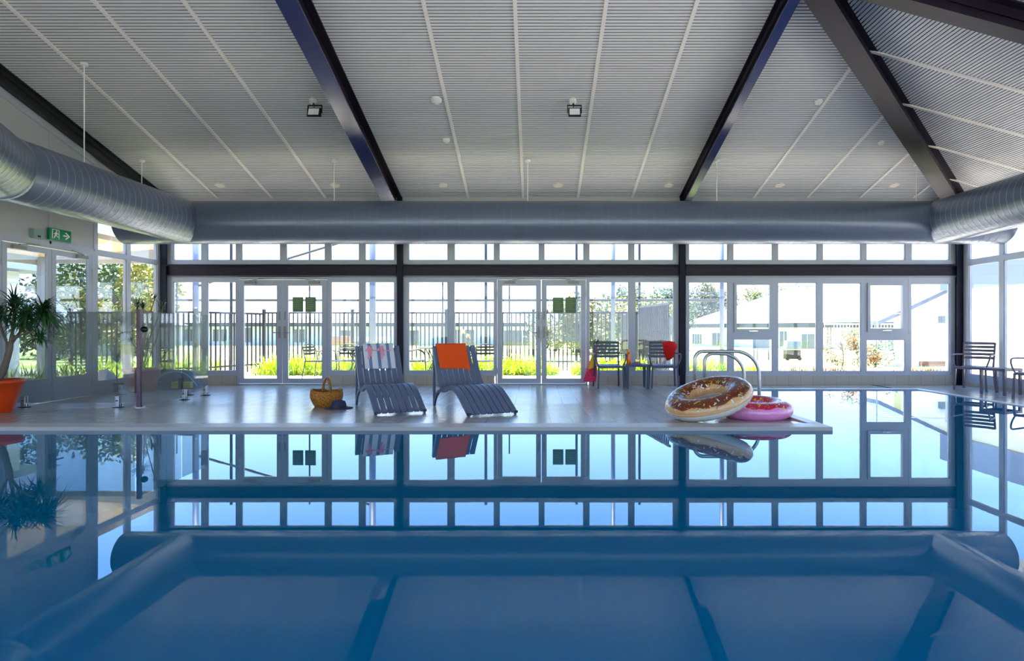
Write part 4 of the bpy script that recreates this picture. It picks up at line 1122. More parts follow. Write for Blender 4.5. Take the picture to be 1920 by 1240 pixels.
# terracotta planter
Yp = 11.0; Xp = wx(266, Yp); Z = deckz(Yp)
t = thing('potted_plant', 'branching spiky plant in a big terracotta pot behind the glass barrier', 'potted plant', (Xp, Yp, Z))
pot(t, Xp, Yp, Z, .21, .295, .42, M_TERRA, .03)
b = MB(); random.seed(11); tips = []
for (px, py) in ((268, 577), (258, 575), (290, 560), (306, 574), (302, 582), (278, 640), (285, 620), (246, 640)):
    tp = Vector(P_(px, py, Yp+random.uniform(-.12, .12)))
    md = Vector((Xp, Yp, Z+.4)).lerp(tp, .5)+Vector((random.uniform(-.05, .05), random.uniform(-.05, .05), 0))
    b.tube(cat_rom([(Xp+random.uniform(-.06, .06), Yp+random.uniform(-.06, .06), Z+.38), tuple(md), tuple(tp)], 4), .009, 6); tips.append(tp)
b.build('stems', M_BARK, t, world=True)
b = MB()
for i, tp in enumerate(tips):
    q = rosette(tp, 60 if i < 2 else 24, .24 if i < 2 else .16, .016, 1.2, .5, 30+i); 
    base = len(b.v); b.v += q.v; b.f += [tuple(v+base for v in f_) for f_ in q.f]; b.m += q.m
b.build('foliage', M_LEAF, t, world=True)
# small spiky plant and folded sheet at the left window
Yp = 10.95; Xp = wx(219, Yp)
t = thing('potted_yucca', 'small spiky green plant in front of the left windows', 'potted plant', (Xp, Yp, deckz(Yp)))
pot(t, Xp, Yp, deckz(Yp), .07, .10, .16, M_BLACK, .01)
MB().tube([(Xp, Yp, .05), (Xp, Yp, CH-70*Yp/F)], .012, 6).build('stem', M_BARK, t, world=True)
rosette((Xp, Yp, CH-62*Yp/F), 34, .24, .02, 1.2, .8, 55).build('leaf_crown', M_LEAF, t, world=True)
X, Y = -7.97, 11.15
t = thing('folded_pool_sheet', 'crumpled white and blue plastic sheet just outside the left windows', 'plastic sheet', (X, Y, -.1))
b = MB(); P = []
for i in range(14):
    f_ = i/13; P.append([(X+(.22*math.sin(PI*.5*f_)+.03*math.sin(5*a))*math.cos(a), Y+(.20*math.sin(PI*.5*f_))*math.sin(a)*1.1, -.1+.40*math.cos(PI/2*f_)+.03*math.sin(6*a+i*1.1)*(1-f_)) for a in [2*PI*k/30 for k in range(31)]])
b.grid(P); b.build('crumpled_sheet', M_CLEAN, t, world=True, smooth=True)
# blue cover / cleaner
Y = 11.55; X0, X1 = wx(296, Y), wx(372, Y); Xm = (X0+X1)/2
t = thing('pool_cleaner', 'blue grey pool cleaner with yellow panels and a loose hose behind the glass', 'pool cleaner', (Xm, Y, FL))
b = MB(); P = []
for i in range(13):
    f_ = i/12; sc = math.sin(PI/2*min(1, .12+f_))
    z = FL+.004+.34*math.cos(PI/2*f_)**.7
    P.append([(Xm+.40*f_**.5*max(-1, min(1, 1.25*math.cos(a))), Y+.24*f_**.5*math.sin(a), z+.012*math.sin(7*a)*(1-f_)) for a in [2*PI*k/36 for k in range(37)]])
b.grid(P); b.build('hood', M_COVER, t, world=True, smooth=True)
for px in (328, 350):
    xx = wx(px, Y-.3); b = MB(); b.box(xx-.07, xx+.07, Y-.30, Y-.20, FL+.03, FL+.15); b.build('yellow_panel', M_YELLOW, t, world=True, bevel=.01)
b = MB(); b.box(wx(337, Y-.3)-.015, wx(337, Y-.3)+.03, Y-.32, Y-.22, FL+.02, FL+.22); b.build('grip', M_BLACK, t, world=True)
b = MB(); b.tube(cat_rom([(Xm-.38, Y-.25, FL+.05), (Xm-.2, Y-.28, FL+.22), (Xm, Y-.26, FL+.33), (Xm+.25, Y-.2, FL+.30), (Xm+.42, Y-.1, FL+.06)], 6), .010, 8); b.build('hose', M_CLEAN, t, world=True, smooth=True)

# ------------------------------------------------------------------ outdoors
GZ0 = -.10
def gz(Y): return GZ0 if Y < 18 else GZ0-.014*(Y-18)
b = MB(); b.box(XL-12, XR+4.4, YF-8, YF-.1, GZ0-.05, GZ0); b.box(XL-12, XL-.1, YF-.1, 17.2, GZ0-.05, GZ0); b.box(XR+.1, XR+4.4, YF-.1, YB+.1, GZ0-.05, GZ0)
b.box(XL-.1, XR+20, YB+.1, 17.2, GZ0-.05, GZ0)
struct(b.build('patio', M_PATIO), 'pale sunlit paving outside the windows', 'paving')
b = MB(); b.quad((-60, 17.2, GZ0-.01), (50, 17.2, GZ0-.01), (50, 18, GZ0-.01), (-60, 18, GZ0-.01)); b.quad((-60, 18, GZ0-.01), (50, 18, GZ0-.01), (90, 120, gz(120)), (-120, 120, gz(120)))
b.quad((-60, -30, GZ0-.06), (-19, -30, GZ0-.06), (-19, 17.2, GZ0-.06), (-60, 17.2, GZ0-.06)); b.quad((-60, -30, GZ0-.07), (60, -30, GZ0-.07), (60, -8, GZ0-.07), (-60, -8, GZ0-.07))
b.quad((12, -10, GZ0-.08), (60, -10, GZ0-.08), (60, 17.2, GZ0-.08), (12, 17.2, GZ0-.08))
b.quad((-300, 120, gz(120)), (300, 120, gz(120)), (600, 600, gz(120)), (-600, 600, gz(120)))
struct(b.build('ground', M_LAWN), 'dry grass and gravel ground beyond the fence', 'ground')
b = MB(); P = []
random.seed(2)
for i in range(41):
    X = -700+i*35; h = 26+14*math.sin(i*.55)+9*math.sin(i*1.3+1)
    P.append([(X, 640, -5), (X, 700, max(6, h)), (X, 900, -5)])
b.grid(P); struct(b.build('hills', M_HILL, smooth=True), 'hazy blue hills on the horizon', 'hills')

# pool fence: panels between posts
def fence_panel(a, c, z0, ztop, lb, low=.10, sp_=.112, post=True):
    a = Vector(a); c = Vector(c); L = (c-a).length; d = (c-a)/L
    t = thing('fence_panel', lb, 'fence panel', (a.x, a.y, z0), group=None)
    MB().beam(a+Vector((0, 0, ztop-.02)), c+Vector((0, 0, ztop-.02)), .04, .05).build('top_rail', M_FENCE, t, world=True)
    MB().beam(a+Vector((0, 0, z0+low)), c+Vector((0, 0, z0+low)), .03, .04).build('bottom_rail', M_FENCE, t, world=True)
    n_ = max(2, int(L/sp_))
    for k in range(1, n_):
        p = a+d*L*k/n_
        MB().box(p.x-.017, p.x+.017, p.y-.012, p.y+.012, z0+.03, ztop-.02).build('picket', M_FENCE, t, world=True)
    if post:
        MB().box(a.x-.035, a.x+.035, a.y-.035, a.y+.035, z0, ztop+.05).build('post', M_FENCE, t, world=True)
        MB().lathe([(.05, 0), (.05, .02), (.02, .05)], (a.x, a.y, ztop+.05), 10).build('post_cap', M_FENCE, t, world=True)
FYY = 16.2; ft_ = CH+29.5*FYY/F
posts = [(495, FYY), (661, FYY), (836.5, FYY), (1000, FYY), (1199, FYY)]
names = ['seen through the left double doors', 'behind the left lounger', 'behind the orange towel lounger', 'seen through the middle doors', 'behind the indoor armchairs']
for i, ((p, Y), nm) in enumerate(zip(posts[:4], names)):
    p2 = posts[i+1][0]; fence_panel((wx(p, FYY), FYY, 0), (wx(p2, FYY), FYY, 0), GZ0, ft_, 'black picket fence panel '+nm, low=.28 if i else .22)
fence_panel((wx(376, 14.6), 14.4, 0), (wx(495, FYY), FYY, 0), GZ0, ft_-.03, 'black picket fence panel angled towards the left corner', low=.22, sp_=.13)
fence_panel((XL-3.5, 14.4, 0), (wx(376, 14.6)-.05, 14.4, 0), GZ0, ft_-.03, 'black picket fence panel outside the left corner', low=.22, sp_=.12)
fence_panel((wx(1199, FYY), FYY, 0), (wx(1262, 13.6), 13.9, 0), GZ0, ft_+.16, 'black picket fence panel running back towards the window wall', low=.2, sp_=.12)
fence_panel((wx(1262, 13.6)-.3, 19.5, 0), (wx(1199, FYY), FYY+.06, 0), GZ0, ft_+.03, 'black picket fence panel running away beside the grey screen', low=.2, sp_=.12)
# tall chain link fence
YC = 17.0
tl = thing('chain_link_fence', 'tall see-through chain link fence with a dark top rail behind the picket fence', 'chain link fence', (wx(325, YC), YC, GZ0))
zr = CH+52*YC/F
MB().tube([(wx(300, YC), YC, zr), (wx(1375, YC), YC, zr)], .036, 8).build('rail', M_FENCE, tl, world=True)
for px, r_ in ((331.5, .02), (433.5, .04), (580.5, .024), (830, .02), (911, .04), (955, .02), (1081, .035), (1199, .035)):
    MB().tube([(wx(px, YC), YC, GZ0), (wx(px, YC), YC, 3.9 if r_ > .02 else zr+.6)], r_, 8).build('post', M_FENCE, tl, world=True)
b = MB(); xa, xb, z0, z1 = wx(380, YC), wx(1375, YC), GZ0+.05, 1.86
H = z1-z0; s_ = .075; k = xa-H
while k < xb:
    for sg in (1, -1):
        p0 = [k, z0]; p1 = [k+H, z1]
        if p0[0] < xa: p0 = [xa, z0+(xa-k)]
        if p1[0] > xb: p1 = [xb, z0+(xb-k)]
        if sg < 0: p0 = [xa+xb-p0[0], p0[1]]; p1 = [xa+xb-p1[0], p1[1]]
        b.tube([(p0[0], YC, p0[1]), (p1[0], YC, p1[1])], .001, 3, caps=False)
    k += s_
tag(b.build('wire_mesh', M_FENCE, tl, world=True), kind='stuff')
# shade sail posts (thick)
for px, r_, Y, lb in ((367, .075, 15.2, 'pale blue painted post outside the left corner windows'), (698.5, .085, 15.8, 'thick grey post outside, left of the lounger with the striped towel'), (1149.5, .055, 15.9, 'slim steel post outside, seen through the panes right of the middle doors'), (1353.5, .055, 15.2, 'dark steel post outside the right bay, left of the awning window')):
    t = thing('shade_post', lb, 'post', (wx(px, Y), Y, GZ0)); MB().tube([(wx(px, Y), Y, GZ0), (wx(px, Y), Y, 4.2)], r_, 14).build('pole', M_FASCIA, t, world=True, smooth=True)
    MB().lathe([(r_*1.7, 0), (r_*1.7, .015)], (wx(px, Y), Y, GZ0), 16).build('base_plate', M_FASCIA, t, world=True)
Y = 19; t = thing('stay_cable', 'thin dark cable slanting across the sky above the left bay', 'cable', (wx(367, 15.2), 15.2, 2.1))
MB().tube([(wx(367, 15.2), 15.2, wz(538, 15.2)), (wx(698, 15.8), 15.8, wz(437, 15.8))], .03, 6).build('cable', M_FENCE, t, world=True)
# planting beds
def bed(px0, px1, Y0, Y1, h, n_, lb, m=None, seed=1):
    random.seed(seed); b = MB(); x0, x1 = wx(px0, Y0), wx(px1, Y0)
    for i in range(n_):
        u = random.random(); X = x0+(x1-x0)*u; Y = random.uniform(Y0, Y1); edge = min(1, .55+2.2*min(u, 1-u)); a = random.random()*2*PI; e_ = random.uniform(.7, 1.5)
        blade(b, (X, Y, GZ0), (math.cos(a)*math.cos(e_), math.sin(a)*math.cos(e_)-.1, math.sin(e_)), h*edge*random.uniform(.75, 1.25), .038, random.uniform(.8, 2.2), 4)
    tag(b.build('strap_leaf_bed', m or M_LEAFB), lb, 'planting bed', kind='stuff')
bed(472, 605, 15.0, 15.7, .58, 620, 'bright green strappy plants seen through the left doors', seed=1)
bed(605, 668, 15.0, 15.6, .50, 300, 'bright green strappy plants beside the outdoor chairs on the left', seed=2)
bed(762, 862, 15.0, 15.6, .48, 420, 'bright green strappy plants behind the orange towel', seed=3)
bed(862, 1048, 15.0, 15.7, .54, 800, 'bright green strappy plants left of and through the middle doors', seed=4)
bed(1072, 1232, 15.0, 15.6, .52, 640, 'bright green strappy plants behind the indoor armchairs', seed=5)
bed(1280, 1372, 15.0, 15.6, .52, 420, 'bright green strappy plants behind the ladder rails', seed=6)
bed(1376, 1436, 15.0, 15.5, .32, 200, 'low pale green plants under the left awning window', seed=7)
bed(1460, 1620, 15.2, 15.8, .22, 300, 'low reddish ground plants under the right bay', M_LEAFO, seed=8)
bed(1700, 1800, 15.2, 15.8, .2, 200, 'low dry plants in front of the white wall', M_LEAFO, seed=9)
# shrub strip along the left side, outside the left wall
random.seed(12); b = MB()
for i in range(1500):
    a = random.random()*2*PI; e_ = random.uniform(.5, 1.5)
    blade(b, (random.uniform(-10.6, -8.7), random.uniform(9.5, 17.0), GZ0), (math.cos(a)*math.cos(e_), math.sin(a)*math.cos(e_), math.sin(e_)), random.uniform(.35, .62), .045, random.uniform(.8, 2.0), 4)
tag(b.build('strap_leaf_bed', M_LEAFB), 'bright green strappy plants along the outside of the left wall', 'planting bed', kind='stuff')
# agapanthus flowers
for px, py, lb in ((868, 622, 'taller'), (877, 630, 'shorter')):
    Y = 14.9; t = thing('flower_stem', 'dried cream flower head on a long stalk, the %s of the pair' % lb, 'flower', (wx(px, Y), Y, GZ0))
    MB().tube([(wx(px, Y), Y, GZ0), (wx(px-1, Y), Y, wz(py+4, Y))], .008, 6).build('stalk', M_BARK, t, world=True)
    b = MB(); random.seed(int(px))
    for i in range(40):
        a = random.random()*2*PI; e_ = random.uniform(-.2, 1.5); blade(b, (wx(px, Y), Y, wz(py+3, Y)), (math.cos(a)*math.cos(e_), math.sin(a)*math.cos(e_), math.sin(e_)), .10, .03, .4, 3)
    b.build('flower_head', mat('cream_petals', (236, 222, 150), .7, noise=.1), t, world=True)

# outdoor metal chairs
def metal_chair(label):
    t = thing('patio_chair', label, 'chair', group=None); r = .011
    b = MB()
    for s_ in (-1, 1):
        pts = cat_rom([(s_*.25, -.26, 0), (s_*.26, -.27, .35), (s_*.275, -.24, .58), (s_*.275, -.10, .67), (s_*.25, .10, .64), (s_*.22, .26, .62)], 5)
        MB().tube(pts, r, 8).build('arm_loop', M_BLACK, t, smooth=True)
        MB().tube([(s_*.21, .24, .42), (s_*.23, .32, 0)], r, 8).build('leg', M_BLACK, t)
    pts = cat_rom([(-.23, .22, .42), (-.235, .27, .62), (-.20, .31, .76), (0, .34, .80), (.20, .31, .76), (.235, .27, .62), (.23, .22, .42)], 5)
    MB().tube(pts, r, 8).build('back_frame', M_BLACK, t, smooth=True)
    for z in (.58, .66, .73): MB().beam((-.215, .27+(z-.58)*.2, z), (.215, .27+(z-.58)*.2, z), .008, .045).build('back_slat', M_BLACK, t)
    b = MB()
    for k in range(6): b.box(-.24, .24, -.25+k*.082, -.25+k*.082+.06, .41, .425)
    for s_ in (-1, 1): b.box(s_*.24-.012, s_*.24+.012, -.26, .24, .40, .42)
    b.build('seat', M_BLACK, t)
    MB().beam((-.25, -.26, .2), (.25, -.26, .2), .012, .012).build('stretcher', M_BLACK, t)
    return t
mc = metal_chair('black metal patio chair outside, seen through the right leaf of the left doors')
put(mc, wx(600, 14.1), 14.1, math.radians(75), GZ0)
for px, Y, rz, lb in ((646, 14.1, 0, 'black metal patio chair outside, left of the striped towel lounger'), (706, 14.4, 150, 'black metal patio chair outside, its back just above the striped towel'), (776, 14.2, 100, 'black metal patio chair outside, left of the orange towel'),
                      (858, 14.3, -110, 'black metal patio chair outside, right of the orange towel'), (912, 14.0, 10, 'black metal patio chair outside, beside the middle doors')):
    put(dup(mc, lb), wx(px, Y), Y, math.radians(rz), GZ0)
def patio_table(px, Y, lb):
    t = thing('patio_table', lb, 'table', (wx(px, Y), Y, GZ0)); X = wx(px, Y)
    MB().lathe([(.42, .70), (.44, .71), (.44, .725), (.40, .73)], (X, Y, GZ0), 32).build('table_top', M_DKMETAL, t, world=True)
    for k in range(4):
        a = PI/4+k*PI/2; MB().tube([(X+.30*math.cos(a), Y+.30*math.sin(a), GZ0+.70), (X+.10*math.cos(a), Y+.10*math.sin(a), GZ0+.38), (X+.33*math.cos(a), Y+.33*math.sin(a), GZ0)], .013, 8).build('leg', M_BLACK, t, world=True, smooth=True)
patio_table(672, 14.35, 'round dark patio table outside behind the left lounger')
patio_table(818, 14.2, 'round dark patio table outside behind the orange towel lounger')
t = thing('patio_table', 'low grey covered barbecue on the far paving, seen through the right bay', 'barbecue', (wx(1482, 22), 22, GZ0)); 
X = wx(1484, 22); b = MB(); b.prism([(X-.28, 21.8, .30), (X+.30, 21.8, .30), (X+.30, 22.2, .30), (X-.28, 22.2, .30)], [(X-.20, 21.85, .62), (X+.30, 21.85, .62), (X+.30, 22.15, .62), (X-.20, 22.15, .62)]); b.build('lid', M_FASCIA, t, world=True, bevel=.03)
MB().box(X-.24, X+.28, 21.85, 22.15, GZ0+.05, .28).build('cart', M_DKMETAL, t, world=True)
for k in (-1, 1): MB().lathe([(.07, -.02), (.07, .02)], (X+k*.22, 21.82, GZ0+.07), 16, Matrix.Rotation(PI/2, 4, 'X')).build('wheel', M_BLACK, t, world=True)
t['label'] = 'grey hooded barbecue on the far paving, seen through the right bay'; t.name = 'barbecue'
X = wx(1433, 22); t = thing('garden_bench', 'dark garden bench on the far paving, left of the barbecue', 'bench', (X, 22, GZ0))
MB().box(X-.35, X+.25, 21.8, 22.2, .28, .34).build('seat', M_FASCIA, t, world=True); MB().box(X-.35, X+.25, 22.18, 22.22, .34, .75).build('backrest', M_FASCIA, t, world=True)
for sx in (-.32, .22):
    for y in (21.83, 22.17): MB().box(X+sx-.02, X+sx+.02, y-.02, y+.02, GZ0, .29).build('leg', M_FASCIA, t, world=True)

# far buildings ------------------------------------------------------
def facade(b, a, c, z0a, z1a, z0c, z1c, th=.3):
    a = Vector(a); c = Vector(c); d = (c-a).normalized(); n_ = Vector((-d.y, d.x))*th
    b.prism([(a.x, a.y, z0a), (c.x, c.y, z0c), (c.x+n_.x, c.y+n_.y, z0c), (a.x+n_.x, a.y+n_.y, z0a)], [(a.x, a.y, z1a), (c.x, c.y, z1c), (c.x+n_.x, c.y+n_.y, z1c), (a.x+n_.x, a.y+n_.y, z1a)])
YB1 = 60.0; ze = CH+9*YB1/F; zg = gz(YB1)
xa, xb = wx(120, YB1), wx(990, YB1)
t = thing('low_building', 'long low building with blue shade coloured into its walls, dark windows and white roof beyond the left fence', 'building', ((xa+xb)/2, YB1, zg))
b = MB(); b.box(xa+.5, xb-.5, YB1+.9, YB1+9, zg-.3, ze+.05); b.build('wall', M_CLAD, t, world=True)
b = MB(); zr_ = ze+3.6
b.prism([(xa, YB1, ze+.02), (xb, YB1, ze+.02), (xb, YB1+10, ze+.02), (xa, YB1+10, ze+.02)], [(xa+4.5, YB1+5, zr_), (xb-4.5, YB1+5, zr_), (xb-4.5, YB1+5.05, zr_), (xa+4.5, YB1+5.05, zr_)]); b.build('roof', M_ROOF, t, world=True)
b = MB(); b.box(xa, xb, YB1-.05, YB1, ze-.34, ze+.03); b.build('gutter', M_GUTTER, t, world=True)
for i, (p0, p1, y0, y1) in enumerate(((455, 473, 615, 642), (550, 571, 618, 642), (636, 657, 620, 640), (748, 785, 620, 647), (852, 863, 619, 647), (866, 889, 619, 647), (945, 966, 620, 648), (968, 991, 620, 648), (400, 425, 618, 640), (345, 368, 618, 640))):
    Y = YB1+.9; b = MB(); b.box(wx(p0, Y), wx(p1, Y), Y-.06, Y-.01, wz(y1, Y), wz(y0, Y)); f_ = b.build('window', M_WINDK, t, world=True)
    b = MB(); xm = wx((p0+p1)/2, Y); b.box(xm-.05, xm+.05, Y-.1, Y-.06, wz(y1, Y), wz(y0, Y)); b.build('glazing_bar', M_FRAME, f_, world=True)
b = MB(); b.box(wx(600, YB1), wx(730, YB1), YB1+.7, YB1+.85, zg+.4, zg+.9); b.build('low_wall', M_CLADW, t, world=True)
# parked pinkish pallet
t = thing('garden_cart', 'small rust pink cart on the far grass beyond the left fence', 'cart', (wx(636, 38), 38, gz(38)))
MB().box(wx(612, 38), wx(655, 38), 37.8, 38.6, gz(38)+.35, gz(38)+.95).build('tray', M_RUST, t, world=True)
for px in (618, 650): MB().lathe([(.2, -.05), (.2, .05)], (wx(px, 38), 37.75, gz(38)+.2), 16, Matrix.Rotation(PI/2, 4, 'X')).build('wheel', M_FENCE, t, world=True)
# right building
pA, pC = (wx(1291, 58), 58.0), (wx(1665, 40), 40.0)
zA, zC = gz(58), gz(40); eA, eC = CH+9*58/F, CH+9*40/F
eA = eC = 1.45
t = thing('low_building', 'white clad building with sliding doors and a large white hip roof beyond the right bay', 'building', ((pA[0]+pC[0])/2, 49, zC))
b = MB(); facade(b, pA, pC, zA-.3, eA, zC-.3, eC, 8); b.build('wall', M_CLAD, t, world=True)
d = (Vector(pC)-Vector(pA)).normalized(); nn = Vector((-d.y, d.x))
a0 = Vector(pA)-d*.5-nn*.6; c0 = Vector(pC)+d*3-nn*.6; a1 = a0+nn*14; c1_ = c0+nn*14; r0 = a0+d*6.5+nn*7; r1_ = c0+nn*7
b = MB(); q = lambda v, z: (v.x, v.y, z)
zr_ = 4.6
b.quad(q(a0, eA), q(c0, eC), q(r1_, zr_), q(r0, zr_)); b.poly([q(a0, eA), q(r0, zr_), q(a1, eA)]); b.quad(q(a1, eA), q(r0, zr_), q(r1_, zr_), q(c1_, eC)); b.poly([q(c0, eC), q(c1_, eC), q(r1_, zr_)]); b.quad(q(a0, eA), q(a1, eA), q(c1_, eC), q(c0, eC))
b.build('roof', M_ROOF, t, world=True)
b = MB(); facade(b, a0, c0, eA-.34, eA+.02, eC-.34, eC+.02, -.06); b.build('gutter', M_GUTTER, t, world=True)
for (p0, p1, y0, y1) in ((1299, 1306, 627, 645), (1308, 1315, 627, 645), (1336, 1352, 625, 648), (1504, 1522, 627, 657), (1522, 1532, 627, 657), (1463, 1475, 622, 650), (1600, 1612, 624, 660)):
    def on(px):
        # intersect the sight line with the facade
        k = (px-VX)/F; A = Vector(pA); s_ = (k*A.y-A.x)/(d.x-k*d.y); return A+d*s_
    u, v = on(p0), on(p1); b = MB(); Ym = (u.y+v.y)/2
    facade(b, u-nn*.05, v-nn*.05, wz(y1, Ym), wz(y0, Ym), wz(y1, Ym), wz(y0, Ym), .04); f_ = b.build('window', M_WINDK, t, world=True)
    m_ = (u+v)/2; b = MB(); b.box(m_.x-.04, m_.x+.04, m_.y-.14, m_.y-.10, wz(y1, Ym), wz(y0, Ym)); b.build('glazing_bar', M_FRAME, f_, world=True)
# near right building (L shape) right outside the right wall
t = thing('neighbour_building', 'tall white wall with a grey eaves band just outside the right windows', 'building', (13.2, 12, GZ0))
b = MB(); b.box(13.0, 13.4, -4, 19.4, GZ0-.1, 2.7); b.build('side_wall', M_CLADW, t, world=True)
b = MB(); b.box(12.75, 13.0, -4, 19.0, 2.25, 3.05); b.build('fascia_band', M_FASCIA, t, world=True)
b = MB(); x0 = wx(1690, 19.0); zt0 = CH+45*19/F; zt1 = CH+72*19/F
b.prism([(x0, 19.0, GZ0-.1), (13.0, 19.0, GZ0-.1), (13.0, 19.4, GZ0-.1), (x0, 19.4, GZ0-.1)], [(x0, 19.0, 1.55), (13.0, 19.0, zt1), (13.0, 19.4, zt1), (x0, 19.4, 1.55)]); b.build('gable_wall', M_CLADW, t, world=True)
b = MB(); b.prism([(wx(1648, 18.8), 18.8, CH+5*18.8/F), (13.1, 18.8, zt1+.0), (13.1, 19.9, zt1+.0), (wx(1648, 18.8), 19.9, CH+5*18.8/F)], [(wx(1648, 18.8), 18.8, CH+13*18.8/F), (13.1, 18.8, zt1+.12), (13.1, 19.9, zt1+.12), (wx(1648, 18.8), 19.9, CH+13*18.8/F)]); b.build('rake_board', M_FASCIA, t, world=True)
b = MB(); b.box(12.1, 13.0, 18.95, 19.02, GZ0, .03); b.build('plinth_course', M_RUST, t, world=True)
b = MB(); b.box(wx(1763, 18.9), wx(1775, 18.9), 18.8, 19.0, wz(606, 18.9), wz(593, 18.9)); b.build('wall_box', M_FASCIA, t, world=True)
# light frame outside right bay
Y = 17.5; t = thing('washing_frame', 'thin steel frame standing outside the right awning window', 'frame', (wx(1644, Y), Y, GZ0))
MB().tube([(wx(1644, Y), Y, GZ0), (wx(1644, Y), Y, wz(577, Y))], .018, 8).build('upright', M_CHROME, t, world=True)
MB().tube([(wx(1644, Y), Y, wz(589, Y)), (wx(1777, Y), Y, wz(586, Y))], .014, 8).build('crossbar', M_CHROME, t, world=True)
MB().tube([(wx(1774, Y), Y, GZ0), (wx(1774, Y), Y, wz(578, Y))], .018, 8).build('upright', M_CHROME, t, world=True)
# white balustrade
Y = 24; t = thing('balustrade', 'white balustrade with thin bars beyond the garden shrubs', 'balustrade', (wx(1600, Y), Y, gz(Y)))
MB().beam((wx(1545, Y), Y, wz(608, Y)), (wx(1695, Y), Y, wz(608, Y)), .05, .05).build('top_rail', M_CLADW, t, world=True)
for k in range(26):
    X = wx(1546+k*5.9, Y); MB().box(X-.011, X+.011, Y-.011, Y+.011, gz(Y), wz(608, Y)).build('baluster', M_FENCE if k in (1, 2, 13) else M_CLAD, t, world=True)
# timber screen at right of fence
t = thing('timber_screen', 'grey slatted screen wall outside beyond the indoor armchairs', 'screen', (wx(1225, 20), 20, GZ0))
for k in range(12):
    X = wx(1200, 20)+k*.105; MB().box(X, X+.085, 20, 20.03, gz(20), CH+(14+.8*k)*20/F).build('slat', M_SCREEN, t, world=True)
MB().box(wx(1200, 20), wx(1200, 20)+1.25, 20.03, 20.07, .9, 1.0).build('rail', M_FASCIA, t, world=True)

# left neighbour: timber verandah roof and weatherboard house ------------
t = thing('verandah_roof', 'timber lined verandah roof outside the left windows', 'verandah', (XL-1.6, 8, 2.6))
MB().prism([(XL-3.2, -1, 2.62), (XL-.75, -1, 2.80), (XL-.75, 13.2, 2.80), (XL-3.2, 13.2, 2.62)], [(XL-3.2, -1, 2.72), (XL-.75, -1, 2.9), (XL-.75, 13.2, 2.9), (XL-3.2, 13.2, 2.72)]).build('lining', M_SOFFIT, t, world=True)
MB().box(XL-3.28, XL-3.2, -1, 13.25, 2.45, 2.78).build('fascia', M_FRAME, t, world=True); MB().box(XL-3.2, XL-.75, 13.2, 13.26, 2.50, 2.88).build('fascia', M_FRAME, t, world=True)
for y in (1.0, 5.0, 9.0, 13.1): MB().box(XL-3.2, XL-3.1, y-.05, y+.05, GZ0, 2.62).build('post', M_FRAME, t, world=True)
t = thing('weatherboard_house', 'white weatherboard house with a dark window seen through the left doors', 'building', (-14.5, 11, GZ0))
b = MB()
for k in range(13): b.prism([(-16, 5, GZ0+k*.2), (-13.0, 5, GZ0+k*.2), (-13.0, 15.2, GZ0+k*.2), (-16, 15.2, GZ0+k*.2)], [(-16, 5, GZ0+k*.2+.2), (-13.03, 5, GZ0+k*.2+.2), (-13.03, 15.2, GZ0+k*.2+.2), (-16, 15.2, GZ0+k*.2+.2)])
b.build('wall', M_CLADW, t, world=True)
MB().prism([(-17, 4.4, 2.5), (-12.4, 4.4, 2.5), (-12.4, 15.8, 2.5), (-17, 15.8, 2.5)], [(-14.6, 5, 4), (-14.5, 5, 4), (-14.5, 15.2, 4), (-14.6, 15.2, 4)]).build('roof', M_FASCIA, t, world=True)
for y in (8.0, 11.2, 13.4):
    f_ = MB().box(-13.02, -12.96, y-.55, y+.55, .7, 1.9).build('window', M_WINDK, t, world=True); MB().box(-12.96, -12.93, y-.03, y+.03, .7, 1.9).build('glazing_bar', M_FRAME, f_, world=True)
# little hut in the trees
X, Y = -21.5, 29; t = thing('garden_hut', 'small pale hut with a pitched roof among the trees on the left', 'hut', (X, Y, gz(Y)))
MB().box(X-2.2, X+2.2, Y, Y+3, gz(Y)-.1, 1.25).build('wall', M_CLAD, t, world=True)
MB().prism([(X-2.8, Y-.5, 1.22), (X+2.8, Y-.5, 1.22), (X+2.8, Y+3.5, 1.22), (X-2.8, Y+3.5, 1.22)], [(X-.1, Y+1.4, 2.5), (X+.1, Y+1.4, 2.5), (X+.1, Y+1.6, 2.5), (X-.1, Y+1.6, 2.5)]).build('roof', M_ROOF, t, world=True)

